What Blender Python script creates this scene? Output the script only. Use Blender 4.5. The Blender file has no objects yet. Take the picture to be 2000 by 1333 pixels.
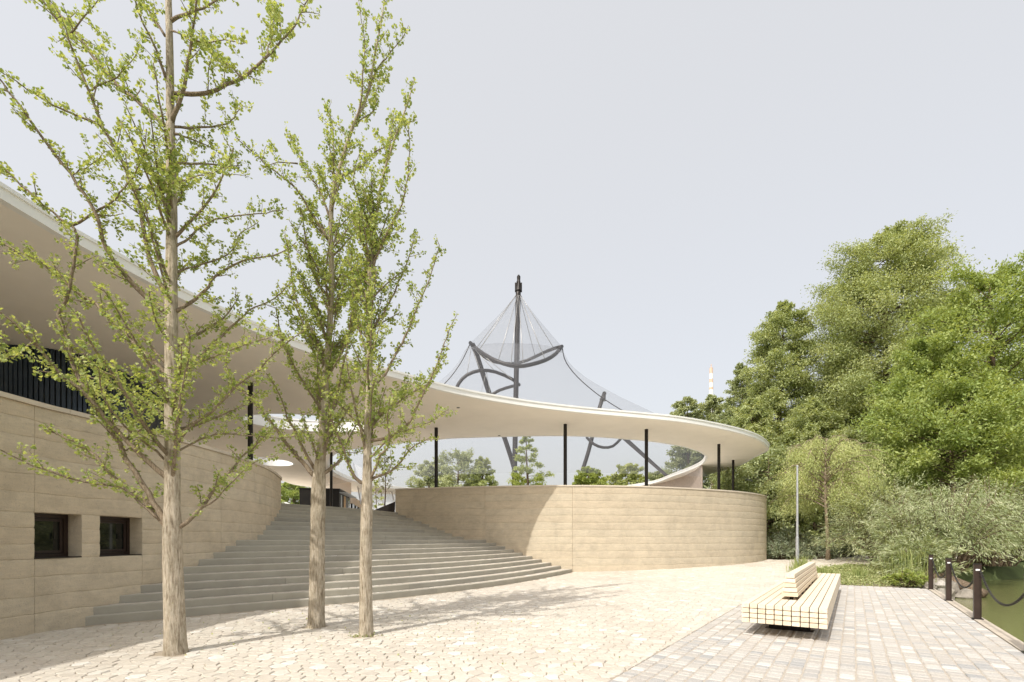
import bpy, math, random
import numpy as np
from mathutils import Vector
from mathutils.geometry import tessellate_polygon

random.seed(7)
RNG = np.random.default_rng(11)
SC = bpy.context.scene
COL = SC.collection
R = math.radians

# ------------------------------------------------------------------ camera, sky, sun, exposure
E = 1.5            # eye height
F = 944.0          # focal length in pixels of the 2000 px wide photograph
HOR = 1054.0
cam = bpy.data.cameras.new('camera')
cam.sensor_width = 36.0
cam.lens = F / 2000.0 * 36.0
cam.shift_y = (HOR - 666.5) / 2000.0
cam.clip_start = 0.05
cam.clip_end = 4000
cam_o = bpy.data.objects.new('camera', cam)
COL.objects.link(cam_o)
cam_o.location = (0, 0, E)
cam_o.rotation_euler = (R(90), 0, 0)
SC.camera = cam_o

SUN_EL = R(46.5)
SH = (0.60, 0.80)      # horizontal direction in which shadows fall
world = bpy.data.worlds.new('World')
SC.world = world
world.use_nodes = True
wn, wl = world.node_tree.nodes, world.node_tree.links
wn.clear()
w_out = wn.new('ShaderNodeOutputWorld')
w_bg = wn.new('ShaderNodeBackground')
w_sky = wn.new('ShaderNodeTexSky')
w_sky.sky_type = 'NISHITA'
w_sky.sun_disc = False
w_sky.sun_elevation = SUN_EL
w_sky.sun_rotation = math.atan2(-SH[0], -SH[1])
w_sky.dust_density = 7.0
w_sky.air_density = 1.0
w_sky.ozone_density = 1.0
w_mix = wn.new('ShaderNodeMix'); w_mix.data_type = 'RGBA'
w_mix.inputs[0].default_value = 0.56
w_mix.inputs[7].default_value = (6.1, 5.97, 5.72, 1)       # pale summer haze veiling the blue
wl.new(w_sky.outputs[0], w_mix.inputs[6])
wl.new(w_mix.outputs[2], w_bg.inputs[0])
w_bg.inputs[1].default_value = 0.14
wl.new(w_bg.outputs[0], w_out.inputs[0])

sun = bpy.data.lights.new('sun', 'SUN')
sun.energy = 2.75
sun.angle = R(0.53)
sun.color = (1.0, 0.965, 0.90)
sun_o = bpy.data.objects.new('sun', sun)
COL.objects.link(sun_o)
sdir = Vector((SH[0] * math.cos(SUN_EL), SH[1] * math.cos(SUN_EL), -math.sin(SUN_EL)))
sun_o.rotation_euler = sdir.to_track_quat('-Z', 'Y').to_euler()
sun_o.location = (-20, -20, 40)

SC.view_settings.view_transform = 'Standard'
SC.view_settings.look = 'None'
SC.view_settings.gamma = 1
SC.view_settings.use_curve_mapping = False
SC.view_settings.exposure = 0.44
SC.cycles.max_bounces = 12
SC.cycles.diffuse_bounces = 8
SC.cycles.transparent_max_bounces = 12
SC.cycles.use_denoising = True

# ------------------------------------------------------------------ helpers
def W(px, py, d):
    """world point seen at photo pixel (px,py) at depth d"""
    return Vector(((px - 1000) / F * d, d, E + (HOR - py) / F * d))

def tag(o, label=None, cat=None, group=None, kind=None):
    if label: o['label'] = label
    if cat: o['category'] = cat
    if group: o['group'] = group
    if kind: o['kind'] = kind
    return o

def empty(name, loc=(0, 0, 0)):
    o = bpy.data.objects.new(name, None)
    o.location = loc
    o.empty_display_size = 0.3
    COL.objects.link(o)
    return o

def link(name, me, mat=None, parent=None):
    o = bpy.data.objects.new(name, me)
    if mat is not None and len(me.materials) == 0: me.materials.append(mat)
    COL.objects.link(o)
    if parent is not None:
        o.parent = parent
        # vertices are given in world space: cancel the parent's offset
        o.location = (-parent.location[0], -parent.location[1], -parent.location[2])
    return o

class MB:
    """collects geometry for one mesh"""
    def __init__(s): s.v = []; s.f = []; s.a = []
    def poly(s, pts, val=None):
        n = len(s.v); s.v.extend([tuple(p) for p in pts]); s.f.append(tuple(range(n, n + len(pts))))
        if val is not None: s.a.append(val)
    def box(s, c, sz, ax=None):
        c = Vector(c)
        if ax is None: ax = (Vector((1, 0, 0)), Vector((0, 1, 0)), Vector((0, 0, 1)))
        n = len(s.v)
        for k in (-.5, .5):
            for j in (-.5, .5):
                for i in (-.5, .5):
                    s.v.append(tuple(c + ax[0] * (i * sz[0]) + ax[1] * (j * sz[1]) + ax[2] * (k * sz[2])))
        for q in ((0, 2, 3, 1), (4, 5, 7, 6), (0, 1, 5, 4), (2, 6, 7, 3), (0, 4, 6, 2), (1, 3, 7, 5)):
            s.f.append(tuple(n + t for t in q))
    def tube(s, pts, rad, n=8, cap=True):
        pts = [Vector(p) for p in pts]
        m = len(pts)
        if not hasattr(rad, '__len__'): rad = [rad] * m
        base = len(s.v)
        ref = Vector((0.13, 0.27, 1))
        for i, p in enumerate(pts):
            t = (pts[min(i + 1, m - 1)] - pts[max(i - 1, 0)])
            if t.length < 1e-6: t = Vector((0, 0, 1))
            t.normalize()
            if abs(t.z) > 0.93: r_ = Vector((1, 0.1, 0))
            else: r_ = Vector((0, 0, 1))
            if i == 0: a = t.cross(r_).normalized()
            else:
                a = a - t * a.dot(t)
                if a.length < 1e-5: a = t.cross(r_)
                a.normalize()
            b = t.cross(a)
            for k in range(n):
                an = 2 * math.pi * k / n
                s.v.append(tuple(p + (a * math.cos(an) + b * math.sin(an)) * rad[i]))
        for i in range(m - 1):
            for k in range(n):
                k2 = (k + 1) % n
                s.f.append((base + i * n + k, base + i * n + k2, base + (i + 1) * n + k2, base + (i + 1) * n + k))
        if cap:
            s.f.append(tuple(base + k for k in reversed(range(n))))
            s.f.append(tuple(base + (m - 1) * n + k for k in range(n)))
    def mesh(s, name, mat=None, smooth=False):
        me = bpy.data.meshes.new(name)
        me.from_pydata(s.v, [], s.f)
        if s.a:
            at = me.attributes.new('rnd', 'FLOAT', 'FACE')
            at.data.foreach_set('value', s.a)
        if mat: me.materials.append(mat)
        if smooth: me.polygons.foreach_set('use_smooth', [True] * len(me.polygons))
        me.update()
        return me
    def build(s, name, mat, parent=None, smooth=False):
        return link(name, s.mesh(name, mat, smooth), None, parent)

def smooth_curve(pts, step=0.3):
    """Catmull-Rom through 2D/3D points, resampled roughly evenly"""
    P = [np.array(p, float) for p in pts]
    P = [2 * P[0] - P[1]] + P + [2 * P[-1] - P[-2]]
    out = []
    for i in range(1, len(P) - 2):
        p0, p1, p2, p3 = P[i - 1:i + 3]
        n = max(2, int(np.linalg.norm(p2 - p1) / step))
        for k in range(n):
            t = k / n
            out.append(0.5 * ((2 * p1) + (-p0 + p2) * t + (2 * p0 - 5 * p1 + 4 * p2 - p3) * t * t + (-p0 + 3 * p1 - 3 * p2 + p3) * t ** 3))
    out.append(P[-2])
    return out

def resample(c, n):
    c = np.array(c); seg = np.linalg.norm(np.diff(c, axis=0), axis=1); s = np.concatenate([[0], np.cumsum(seg)])
    t = np.linspace(0, s[-1], n)
    return np.stack([np.interp(t, s, c[:, k]) for k in range(c.shape[1])], 1)

def g(x, y):
    """plaza height: level near the camera, rising gently towards the far right"""
    return 0.025 * max(0.0, y + 0.6 * x - 23)

UU = np.array((0.577, 0.817)); VV = np.array((0.817, -0.577))
def uv2w(u, v): return (UU[0] * u + VV[0] * v, UU[1] * u + VV[1] * v)
def w2uv(x, y): return (UU[0] * x + UU[1] * y, VV[0] * x + VV[1] * y)

def inside(p, poly):
    x, y = p; r = False; n = len(poly); j = n - 1
    for i in range(n):
        xi, yi = poly[i]; xj, yj = poly[j]
        if (yi > y) != (yj > y) and x < (xj - xi) * (y - yi) / (yj - yi) + xi: r = not r
        j = i
    return r

# ------------------------------------------------------------------ materials
def new_mat(name):
    m = bpy.data.materials.new(name); m.use_nodes = True
    nt = m.node_tree; nt.nodes.clear()
    out = nt.nodes.new('ShaderNodeOutputMaterial')
    b = nt.nodes.new('ShaderNodeBsdfPrincipled')
    nt.links.new(b.outputs[0], out.inputs[0])
    return m, nt, b, out

def nz(nt, scale, detail=4, rough=0.55, vec=None, dist=0):
    t = nt.nodes.new('ShaderNodeTexNoise'); t.inputs['Scale'].default_value = scale
    t.inputs['Detail'].default_value = detail; t.inputs['Roughness'].default_value = rough
    t.inputs['Distortion'].default_value = dist
    if vec is not None: nt.links.new(vec, t.inputs['Vector'])
    return t

def coord(nt, scale=(1, 1, 1)):
    c = nt.nodes.new('ShaderNodeNewGeometry')
    m = nt.nodes.new('ShaderNodeMapping'); m.inputs['Scale'].default_value = scale
    nt.links.new(c.outputs['Position'], m.inputs['Vector'])
    return m.outputs[0]

def ramp(nt, src, stops, interp='LINEAR'):
    r = nt.nodes.new('ShaderNodeValToRGB'); r.color_ramp.interpolation = interp
    el = r.color_ramp.elements
    while len(el) > 1: el.remove(el[-1])
    el[0].position = stops[0][0]; el[0].color = (*stops[0][1], 1)
    for p, c in stops[1:]:
        e = el.new(p); e.color = (*c, 1)
    nt.links.new(src, r.inputs[0])
    return r.outputs[0]

def mixc(nt, a, b, fac, mode='MIX'):
    m = nt.nodes.new('ShaderNodeMix'); m.data_type = 'RGBA'; m.blend_type = mode
    for sock, val in ((0, fac), (6, a), (7, b)):
        if hasattr(val, 'node'): nt.links.new(val, m.inputs[sock])
        elif sock == 0: m.inputs[0].default_value = val
        else: m.inputs[sock].default_value = (*val, 1)
    return m.outputs[2]

def bump(nt, b, h, strength=0.4, dist=0.01, prev=None):
    n = nt.nodes.new('ShaderNodeBump'); n.inputs['Strength'].default_value = strength
    n.inputs['Distance'].default_value = dist
    nt.links.new(h, n.inputs['Height'])
    if prev is not None: nt.links.new(prev, n.inputs['Normal'])
    nt.links.new(n.outputs[0], b.inputs['Normal'])
    return n.outputs[0]

def attr(nt, name='rnd'):
    a = nt.nodes.new('ShaderNodeAttribute'); a.attribute_name = name
    return a.outputs['Fac']

def objrnd(nt):
    a = nt.nodes.new('ShaderNodeObjectInfo'); return a.outputs['Random']

def simple(name, colr, rough=0.6, metal=0.0, var=0.12, scale=6, bmp=0.0, bscale=60, spec=0.4):
    m, nt, b, out = new_mat(name)
    v = coord(nt)
    n = nz(nt, scale, 5, 0.6, v)
    lo = tuple(c * (1 - var) for c in colr); hi = tuple(min(1, c * (1 + var)) for c in colr)
    c = ramp(nt, n.outputs[0], [(0.3, lo), (0.7, hi)])
    nt.links.new(c, b.inputs['Base Color'])
    b.inputs['Roughness'].default_value = rough; b.inputs['Metallic'].default_value = metal
    b.inputs['Specular IOR Level'].default_value = spec
    if bmp: bump(nt, b, nz(nt, bscale, 4, 0.6, v).outputs[0], bmp, 0.01)
    return m

def earth_mat(name, colr):
    m, nt, b, out = new_mat(name)
    v = coord(nt); vs = coord(nt, (1, 1, 5))
    n1 = nz(nt, 1.6, 8, 0.75, v, .4); n2 = nz(nt, 42, 6, 0.8, v); n3 = nz(nt, 3.2, 7, 0.75, vs)
    a = ramp(nt, n1.outputs[0], [(0.28, tuple(c * .78 for c in colr)), (0.52, colr), (0.72, tuple(min(1, c * 1.12) for c in colr))])
    a = mixc(nt, a, (0.72, 0.62, 0.50), ramp(nt, objrnd(nt), [(0.0, (0, 0, 0)), (1.0, (0.28, 0.28, 0.28))]))
    a = mixc(nt, a, (0.86, 0.80, 0.70), ramp(nt, n2.outputs[0], [(0.3, (0.30,) * 3), (0.5, (0.97,) * 3), (0.75, (1.05,) * 3)]), 'MULTIPLY')
    grain = ramp(nt, n2.outputs[0], [(0.32, (0.50, 0.45, 0.38)), (0.46, (1, 1, 1)), (0.62, (1.0, 1.0, 1.0)), (0.75, (1.12, 1.1, 1.08))])
    a = mixc(nt, a, grain, 0.75, 'MULTIPLY')
    st = ramp(nt, n3.outputs[0], [(0.35, (0.88, 0.87, 0.86)), (0.6, (1.04, 1.03, 1.02))])
    a = mixc(nt, a, st, 0.8, 'MULTIPLY')
    # pale lime blooms
    n4 = nz(nt, 0.9, 7, 0.75, v, 0.5)
    a = mixc(nt, a, (0.80, 0.77, 0.72), ramp(nt, n4.outputs[0], [(0.66, (0, 0, 0)), (0.78, (.55,) * 3)]))
    nt.links.new(a, b.inputs['Base Color'])
    b.inputs['Roughness'].default_value = 0.95; b.inputs['Specular IOR Level'].default_value = 0.1
    p = bump(nt, b, n2.outputs[0], 0.9, 0.02)
    vo = nt.nodes.new('ShaderNodeTexVoronoi'); vo.inputs['Scale'].default_value = 45
    nt.links.new(v, vo.inputs['Vector'])
    p2 = bump(nt, b, ramp(nt, vo.outputs[0], [(0.0, (0, 0, 0)), (0.35, (1, 1, 1))]), 0.3, 0.006, p)
    return m

M = {}
M['earth_right'] = earth_mat('rammed_earth_sand', (0.68, 0.645, 0.565))
M['earth_left'] = earth_mat('rammed_earth_grey', (0.77, 0.725, 0.635))
M['coping'] = simple('coping_concrete', (0.62, 0.55, 0.45), 0.85, var=.1, scale=3, bmp=.2)
def riser_mat():
    m, nt, b, out = new_mat('riser_concrete')
    v = coord(nt)
    n = nz(nt, 1.6, 6, 0.65, v)
    c = ramp(nt, n.outputs[0], [(0.3, (0.365, 0.345, 0.29)), (0.7, (0.44, 0.42, 0.355))])
    c = mixc(nt, c, ramp(nt, objrnd(nt), [(0, (0.90, 0.90, 0.91)), (1, (1.07, 1.06, 1.04))]), 1.0, 'MULTIPLY')
    nt.links.new(c, b.inputs['Base Color']); b.inputs['Roughness'].default_value = .85; b.inputs['Specular IOR Level'].default_value = .2
    bump(nt, b, nz(nt, 110, 4, 0.6, v).outputs[0], .25, .01)
    return m
M['riser'] = riser_mat()
M['roof_edge'] = simple('roof_edge_white', (0.86, 0.86, 0.84), 0.6, var=.03, scale=2)
M['soffit'] = simple('soffit_plaster', (0.92, 0.875, 0.80), 0.9, var=.035, scale=0.8, bmp=.15, bscale=30)
M['steel'] = simple('dark_steel', (0.022, 0.018, 0.016), 0.45, 0.3, var=.2)
M['post'] = simple('brown_post', (0.045, 0.03, 0.024), 0.4, 0.3, var=.2)
M['mast'] = simple('mast_grey', (0.032, 0.028, 0.026), 0.4, 0.5, var=.25, scale=.8)
M['cable'] = simple('cable_steel', (0.42, 0.41, 0.40), 0.4, 0.5, var=.1)
M['galv'] = simple('galvanised', (0.45, 0.47, 0.49), 0.45, 0.6, var=.15, scale=9)
M['cladding'] = simple('blue_black_cladding', (0.05, 0.068, 0.10), 0.35, 0.4, var=.2, scale=2)
M['claddark'] = simple('cladding_back', (0.015, 0.017, 0.02), 0.7)
M['black_panel'] = simple('black_panel', (0.012, 0.010, 0.009), 0.55)
M['timber_door'] = simple('timber_door', (0.42, 0.25, 0.12), 0.6)
M['beige_wall'] = simple('beige_render', (0.62, 0.50, 0.40), 0.85, var=.05)
M['window_frame'] = simple('window_frame_brown', (0.028, 0.015, 0.011), 0.45)
M['white_tag'] = simple('reflector_tag', (0.8, 0.8, 0.8), 0.4)
M['mulch'] = simple('red_mulch', (0.24, 0.10, 0.06), 0.95, var=.4, scale=25, bmp=.8, bscale=50)
M['soil'] = simple('soil', (0.20, 0.165, 0.11), 0.95, var=.3, scale=12, bmp=.6, bscale=40)
M['grassland'] = simple('grassland', (0.10, 0.13, 0.045), 0.95, var=.3, scale=.8, bmp=.6, bscale=20)
M['sand'] = simple('joint_sand', (0.40, 0.34, 0.265), 0.95, var=.2, scale=30, bmp=.5, bscale=150)
M['grit'] = simple('joint_grit', (0.50, 0.445, 0.375), 0.95, var=.18, scale=60, bmp=.7, bscale=200)
M['rock'] = simple('pond_rock', (0.24, 0.215, 0.18), 0.9, var=.4, scale=5, bmp=.8, bscale=14)
M['quay'] = simple('quay_edge', (0.50, 0.44, 0.36), 0.9, var=.15, scale=4, bmp=.4)
M['chim_white'] = simple('chimney_white', (0.85, 0.84, 0.82), 0.8, var=.03)
M['chim_hazed_red'] = simple('chimney_hazed_red', (0.72, 0.50, 0.38), 0.8, var=.03)  # distance haze put into the colour: red and white bands both faded lighter
M['tent'] = simple('tent_white', (0.8, 0.8, 0.8), 0.6, var=.02)
M['terrace'] = simple('terrace_gravel', (0.74, 0.69, 0.61), 0.9, var=.08, scale=5)

def cobble_mat():
    m, nt, b, out = new_mat('cream_cobble')
    v = coord(nt)
    c = ramp(nt, attr(nt), [(0.0, (0.545, 0.50, 0.44)), (0.3, (0.585, 0.54, 0.475)), (0.8, (0.61, 0.57, 0.505)), (0.94, (0.65, 0.615, 0.56)), (1.0, (0.72, 0.70, 0.66))])
    n = nz(nt, 22, 5, 0.7, v)
    c = mixc(nt, c, ramp(nt, n.outputs[0], [(0.3, (0.86, 0.84, 0.81)), (0.6, (1.04, 1.03, 1.02))]), 0.9, 'MULTIPLY')
    big = nz(nt, 0.35, 4, 0.6, v)
    c = mixc(nt, c, ramp(nt, big.outputs[0], [(0.33, (0.87, 0.86, 0.84)), (0.5, (0.98, 0.98, 0.97)), (0.68, (1.04, 1.035, 1.03))]), 0.9, 'MULTIPLY')
    nt.links.new(c, b.inputs['Base Color'])
    b.inputs['Roughness'].default_value = 0.85; b.inputs['Specular IOR Level'].default_value = 0.2
    bump(nt, b, nz(nt, 55, 5, 0.65, v).outputs[0], 0.35, 0.012)
    return m
M['cobble'] = cobble_mat()

def sett_mat():
    m, nt, b, out = new_mat('grey_sett')
    v = coord(nt)
    c = ramp(nt, attr(nt), [(0.0, (0.37, 0.37, 0.37)), (0.10, (0.43, 0.425, 0.415)), (0.24, (0.465, 0.44, 0.41)), (0.45, (0.49, 0.46, 0.42)), (0.65, (0.495, 0.475, 0.445)), (0.86, (0.53, 0.51, 0.48)), (0.95, (0.62, 0.60, 0.575))])
    n = nz(nt, 45, 6, 0.75, v)
    c = mixc(nt, c, ramp(nt, n.outputs[0], [(0.3, (0.76, 0.75, 0.74)), (0.6, (1.08, 1.07, 1.05))]), 0.9, 'MULTIPLY')
    nt.links.new(c, b.inputs['Base Color'])
    b.inputs['Roughness'].default_value = 0.85; b.inputs['Specular IOR Level'].default_value = 0.25
    bump(nt, b, nz(nt, 60, 6, 0.7, v).outputs[0], 0.6, 0.015)
    return m
M['sett'] = sett_mat()

def wood_mat():
    m, nt, b, out = new_mat('pale_bench_wood')
    tc = nt.nodes.new('ShaderNodeTexCoord')
    oi = nt.nodes.new('ShaderNodeObjectInfo')
    mp = nt.nodes.new('ShaderNodeMapping'); mp.inputs['Scale'].default_value = (1.2, 30, 30)
    mp.inputs['Rotation'].default_value = (0, 0, -math.atan2(UU[1], UU[0]))
    nt.links.new(tc.outputs['Object'], mp.inputs['Vector'])
    ad = nt.nodes.new('ShaderNodeVectorMath'); ad.operation = 'ADD'
    nt.links.new(mp.outputs[0], ad.inputs[0])
    cx = nt.nodes.new('ShaderNodeCombineXYZ'); ml = nt.nodes.new('ShaderNodeMath'); ml.operation = 'MULTIPLY'; ml.inputs[1].default_value = 60
    nt.links.new(oi.outputs['Random'], ml.inputs[0]); nt.links.new(ml.outputs[0], cx.inputs[0]); nt.links.new(cx.outputs[0], ad.inputs[1])
    n = nz(nt, 1.0, 6, 0.6, ad.outputs[0], 0.6)
    c = ramp(nt, n.outputs[0], [(0.3, (0.68, 0.57, 0.43)), (0.5, (0.75, 0.66, 0.52)), (0.7, (0.80, 0.73, 0.61))])
    c = mixc(nt, c, ramp(nt, oi.outputs['Random'], [(0, (0.88, 0.84, 0.78)), (0.5, (1, 1, 1)), (1, (1.06, 1.03, 1.0))]), 0.9, 'MULTIPLY')
    nt.links.new(c, b.inputs['Base Color'])
    b.inputs['Roughness'].default_value = 0.7; b.inputs['Specular IOR Level'].default_value = 0.2
    bump(nt, b, n.outputs[0], 0.2, 0.004)
    return m
M['wood'] = wood_mat()

def bark_mat(name, c1, c2, c3, sc=1.0):
    m, nt, b, out = new_mat(name)
    v = coord(nt, (1, 1, 0.13))
    n = nz(nt, 48 * sc, 5, 0.65, v, 0.5)
    c = ramp(nt, n.outputs[0], [(0.32, c1), (0.48, c2), (0.66, c3)])
    n2 = nz(nt, 5 * sc, 5, 0.7, coord(nt))
    c = mixc(nt, c, ramp(nt, n2.outputs[0], [(0.35, (0.72, 0.70, 0.66)), (0.6, (1.08, 1.06, 1.04))]), 0.85, 'MULTIPLY')
    lich = nz(nt, 9 * sc, 6, 0.8, coord(nt))
    c = mixc(nt, c, (0.42, 0.38, 0.15), ramp(nt, lich.outputs[0], [(0.63, (0, 0, 0)), (0.70, (.6,) * 3)]))
    nt.links.new(c, b.inputs['Base Color'])
    b.inputs['Roughness'].default_value = 0.95; b.inputs['Specular IOR Level'].default_value = 0.1
    bump(nt, b, n.outputs[0], 0.9, 0.03)
    return m
M['bark'] = bark_mat('ginkgo_bark', (0.22, 0.18, 0.13), (0.46, 0.40, 0.31), (0.62, 0.56, 0.46))
M['limb'] = bark_mat('limb_bark', (0.16, 0.12, 0.085), (0.31, 0.25, 0.18), (0.45, 0.38, 0.30), 2.0)
M['dark_bark'] = bark_mat('dark_bark', (0.07, 0.05, 0.035), (0.16, 0.12, 0.085), (0.26, 0.21, 0.16))

def leaf_mat(name, dark, mid, light, trans=0.35, rough=0.6):
    m, nt, b, out = new_mat(name)
    c = ramp(nt, attr(nt), [(0.0, dark), (0.5, mid), (1.0, light)])
    nt.links.new(c, b.inputs['Base Color'])
    b.inputs['Roughness'].default_value = rough; b.inputs['Specular IOR Level'].default_value = 0.25
    tr = nt.nodes.new('ShaderNodeBsdfTranslucent')
    nt.links.new(mixc(nt, c, (1.25, 1.15, 0.5), 1.0, 'MULTIPLY'), tr.inputs[0])
    mx = nt.nodes.new('ShaderNodeMixShader'); mx.inputs[0].default_value = trans
    nt.links.new(b.outputs[0], mx.inputs[1]); nt.links.new(tr.outputs[0], mx.inputs[2])
    nt.links.new(mx.outputs[0], out.inputs[0])
    return m
M['ginkgo'] = leaf_mat('ginkgo_leaf', (0.22, 0.31, 0.10), (0.40, 0.475, 0.18), (0.58, 0.63, 0.29), 0.44)
M['sequoia'] = leaf_mat('dawn_redwood_leaf', (0.26, 0.32, 0.15), (0.41, 0.465, 0.22), (0.55, 0.58, 0.31), 0.35)
M['sequoia2'] = leaf_mat('dull_conifer_leaf', (0.23, 0.285, 0.14), (0.35, 0.40, 0.20), (0.46, 0.50, 0.27), 0.3)
M['locust'] = leaf_mat('locust_leaf', (0.23, 0.315, 0.10), (0.35, 0.43, 0.15), (0.49, 0.55, 0.22), 0.4)
M['larch'] = leaf_mat('larch_leaf', (0.32, 0.38, 0.15), (0.46, 0.51, 0.22), (0.58, 0.61, 0.31), 0.35)
M['willow'] = leaf_mat('willow_leaf', (0.25, 0.31, 0.15), (0.39, 0.44, 0.25), (0.55, 0.58, 0.39), 0.3)
M['juniper'] = leaf_mat('juniper_leaf', (0.20, 0.25, 0.16), (0.32, 0.37, 0.25), (0.46, 0.50, 0.37), 0.2)
M['far'] = leaf_mat('far_tree_leaf', (0.30, 0.35, 0.20), (0.42, 0.465, 0.27), (0.52, 0.56, 0.35), 0.3)
M['yellowgreen'] = leaf_mat('yellow_green_leaf', (0.25, 0.33, 0.09), (0.38, 0.45, 0.14), (0.48, 0.53, 0.22), 0.4)
M['cover'] = leaf_mat('ground_cover_leaf', (0.22, 0.28, 0.11), (0.36, 0.41, 0.18), (0.52, 0.53, 0.28), 0.3)
M['grass'] = leaf_mat('grass_blade', (0.20, 0.26, 0.08), (0.32, 0.38, 0.14), (0.46, 0.49, 0.22), 0.3)

def glass_mat():
    m, nt, b, out = new_mat('window_glass')
    b.inputs['Base Color'].default_value = (0.01, 0.012, 0.01, 1)
    b.inputs['Roughness'].default_value = 0.03; b.inputs['Specular IOR Level'].default_value = 0.7
    return m
M['glass'] = glass_mat()

def water_mat():
    m, nt, b, out = new_mat('pond_water')
    b.inputs['Base Color'].default_value = (0.17, 0.18, 0.07, 1)
    b.inputs['Roughness'].default_value = 0.08; b.inputs['IOR'].default_value = 1.33
    v = coord(nt, (1, 1.0, 1))
    n = nz(nt, 5, 4, 0.6, v)
    bump(nt, b, n.outputs[0], 0.45, 0.03)
    return m
M['water'] = water_mat()

def net_mat():
    m, nt, b, out = new_mat('aviary_net')
    b.inputs['Base Color'].default_value = (0.26, 0.27, 0.30, 1); b.inputs['Roughness'].default_value = 0.8
    tp = nt.nodes.new('ShaderNodeBsdfTransparent')
    mx = nt.nodes.new('ShaderNodeMixShader'); mx.inputs[0].default_value = 0.15
    nt.links.new(tp.outputs[0], mx.inputs[1]); nt.links.new(b.outputs[0], mx.inputs[2])
    nt.links.new(mx.outputs[0], out.inputs[0])
    return m
M['net'] = net_mat()

# ------------------------------------------------------------------ leaves (numpy)
def leaf_object(name, pos, size, mat, parent, up=0.4, shape='quad', aspect=0.8, rnd=None, dirs=None, droop=0.0):
    """pos (n,3); each leaf is one small bent-free face with its own tint"""
    pos = np.asarray(pos, float); n = len(pos)
    d = RNG.normal(size=(n, 3)) if dirs is None else np.asarray(dirs) + RNG.normal(size=(n, 3)) * 0.35
    d[:, 2] -= droop
    d /= np.linalg.norm(d, axis=1)[:, None] + 1e-9
    nn = RNG.normal(size=(n, 3)); nn[:, 2] = np.abs(nn[:, 2]) + up
    side = np.cross(d, nn); side /= np.linalg.norm(side, axis=1)[:, None] + 1e-9
    sz = size * RNG.uniform(0.65, 1.3, n)[:, None]
    if rnd is None: rnd = RNG.uniform(0, 1, n)
    if shape == 'fan':      # a little fan: narrow stalk end, wide notched tip
        V4 = np.stack([pos, pos + d * sz * 0.8 + side * sz * 0.55, pos + d * sz * 0.98, pos + d * sz * 0.8 - side * sz * 0.55], 1)
    else:
        V4 = np.stack([pos, pos + d * sz * 0.5 + side * sz * aspect * 0.5, pos + d * sz, pos + d * sz * 0.5 - side * sz * aspect * 0.5], 1)
    me = bpy.data.meshes.new(name)
    me.vertices.add(4 * n); me.vertices.foreach_set('co', V4.reshape(-1).astype(np.float32))
    me.loops.add(4 * n); me.loops.foreach_set('vertex_index', np.arange(4 * n, dtype=np.int32))
    me.polygons.add(n)
    me.polygons.foreach_set('loop_start', np.arange(0, 4 * n, 4, dtype=np.int32))
    me.polygons.foreach_set('loop_total', np.full(n, 4, dtype=np.int32))
    at = me.attributes.new('rnd', 'FLOAT', 'FACE'); at.data.foreach_set('value', np.clip(rnd, 0, 1).astype(np.float32))
    me.materials.append(mat)
    me.update(calc_edges=True)
    return link(name, me, None, parent)

# ------------------------------------------------------------------ plan curves
LW = smooth_curve([(-8.0, -9), (-7.8, 1), (-7.63, 7.2), (-7.52, 8.27), (-7.32, 9.46), (-7.22, 11.05), (-7.2, 12.6), (-7.32, 14.0), (-7.6, 15.3), (-7.95, 16.4), (-8.33, 17.4), (-9.3, 18.7), (-11.2, 19.8), (-14, 20.4)], 0.25)
RW = smooth_curve([(-5.71, 23.65), (-3.66, 23.06), (-2.41, 22.73), (0, 22.3), (2.34, 22.08), (4.7, 22.19), (7.23, 22.75), (10.0, 23.95), (12.0, 25.1), (13.7, 26.6), (14.8, 28.1), (15.5, 30.2), (15.55, 33), (14.8, 36.5), (13.0, 41)], 0.25)

def px_of(p): return 1000 + p[0] / p[1] * F
def at_px(curve, px):
    best = None
    for a, b in zip(curve[:-1], curve[1:]):
        if a[1] < 2: continue
        pa, pb = px_of(a), px_of(b)
        if (pa - px) * (pb - px) <= 0 and pa != pb:
            t = (px - pa) / (pb - pa)
            return a + (b - a) * t
    return None

def wall_normals(c, sign):
    c = np.array(c); t = np.gradient(c, axis=0); t /= np.linalg.norm(t, axis=1)[:, None]
    return np.stack([t[:, 1], -t[:, 0]], 1) * sign    # outward

def wnoise(s, k, amp):
    return amp * (math.sin(s * 0.9 + k * 2.3) * 0.5 + math.sin(s * 2.3 + k * 5.1) * 0.3 + math.sin(s * 5.7 + k * 1.7) * 0.2)

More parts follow.
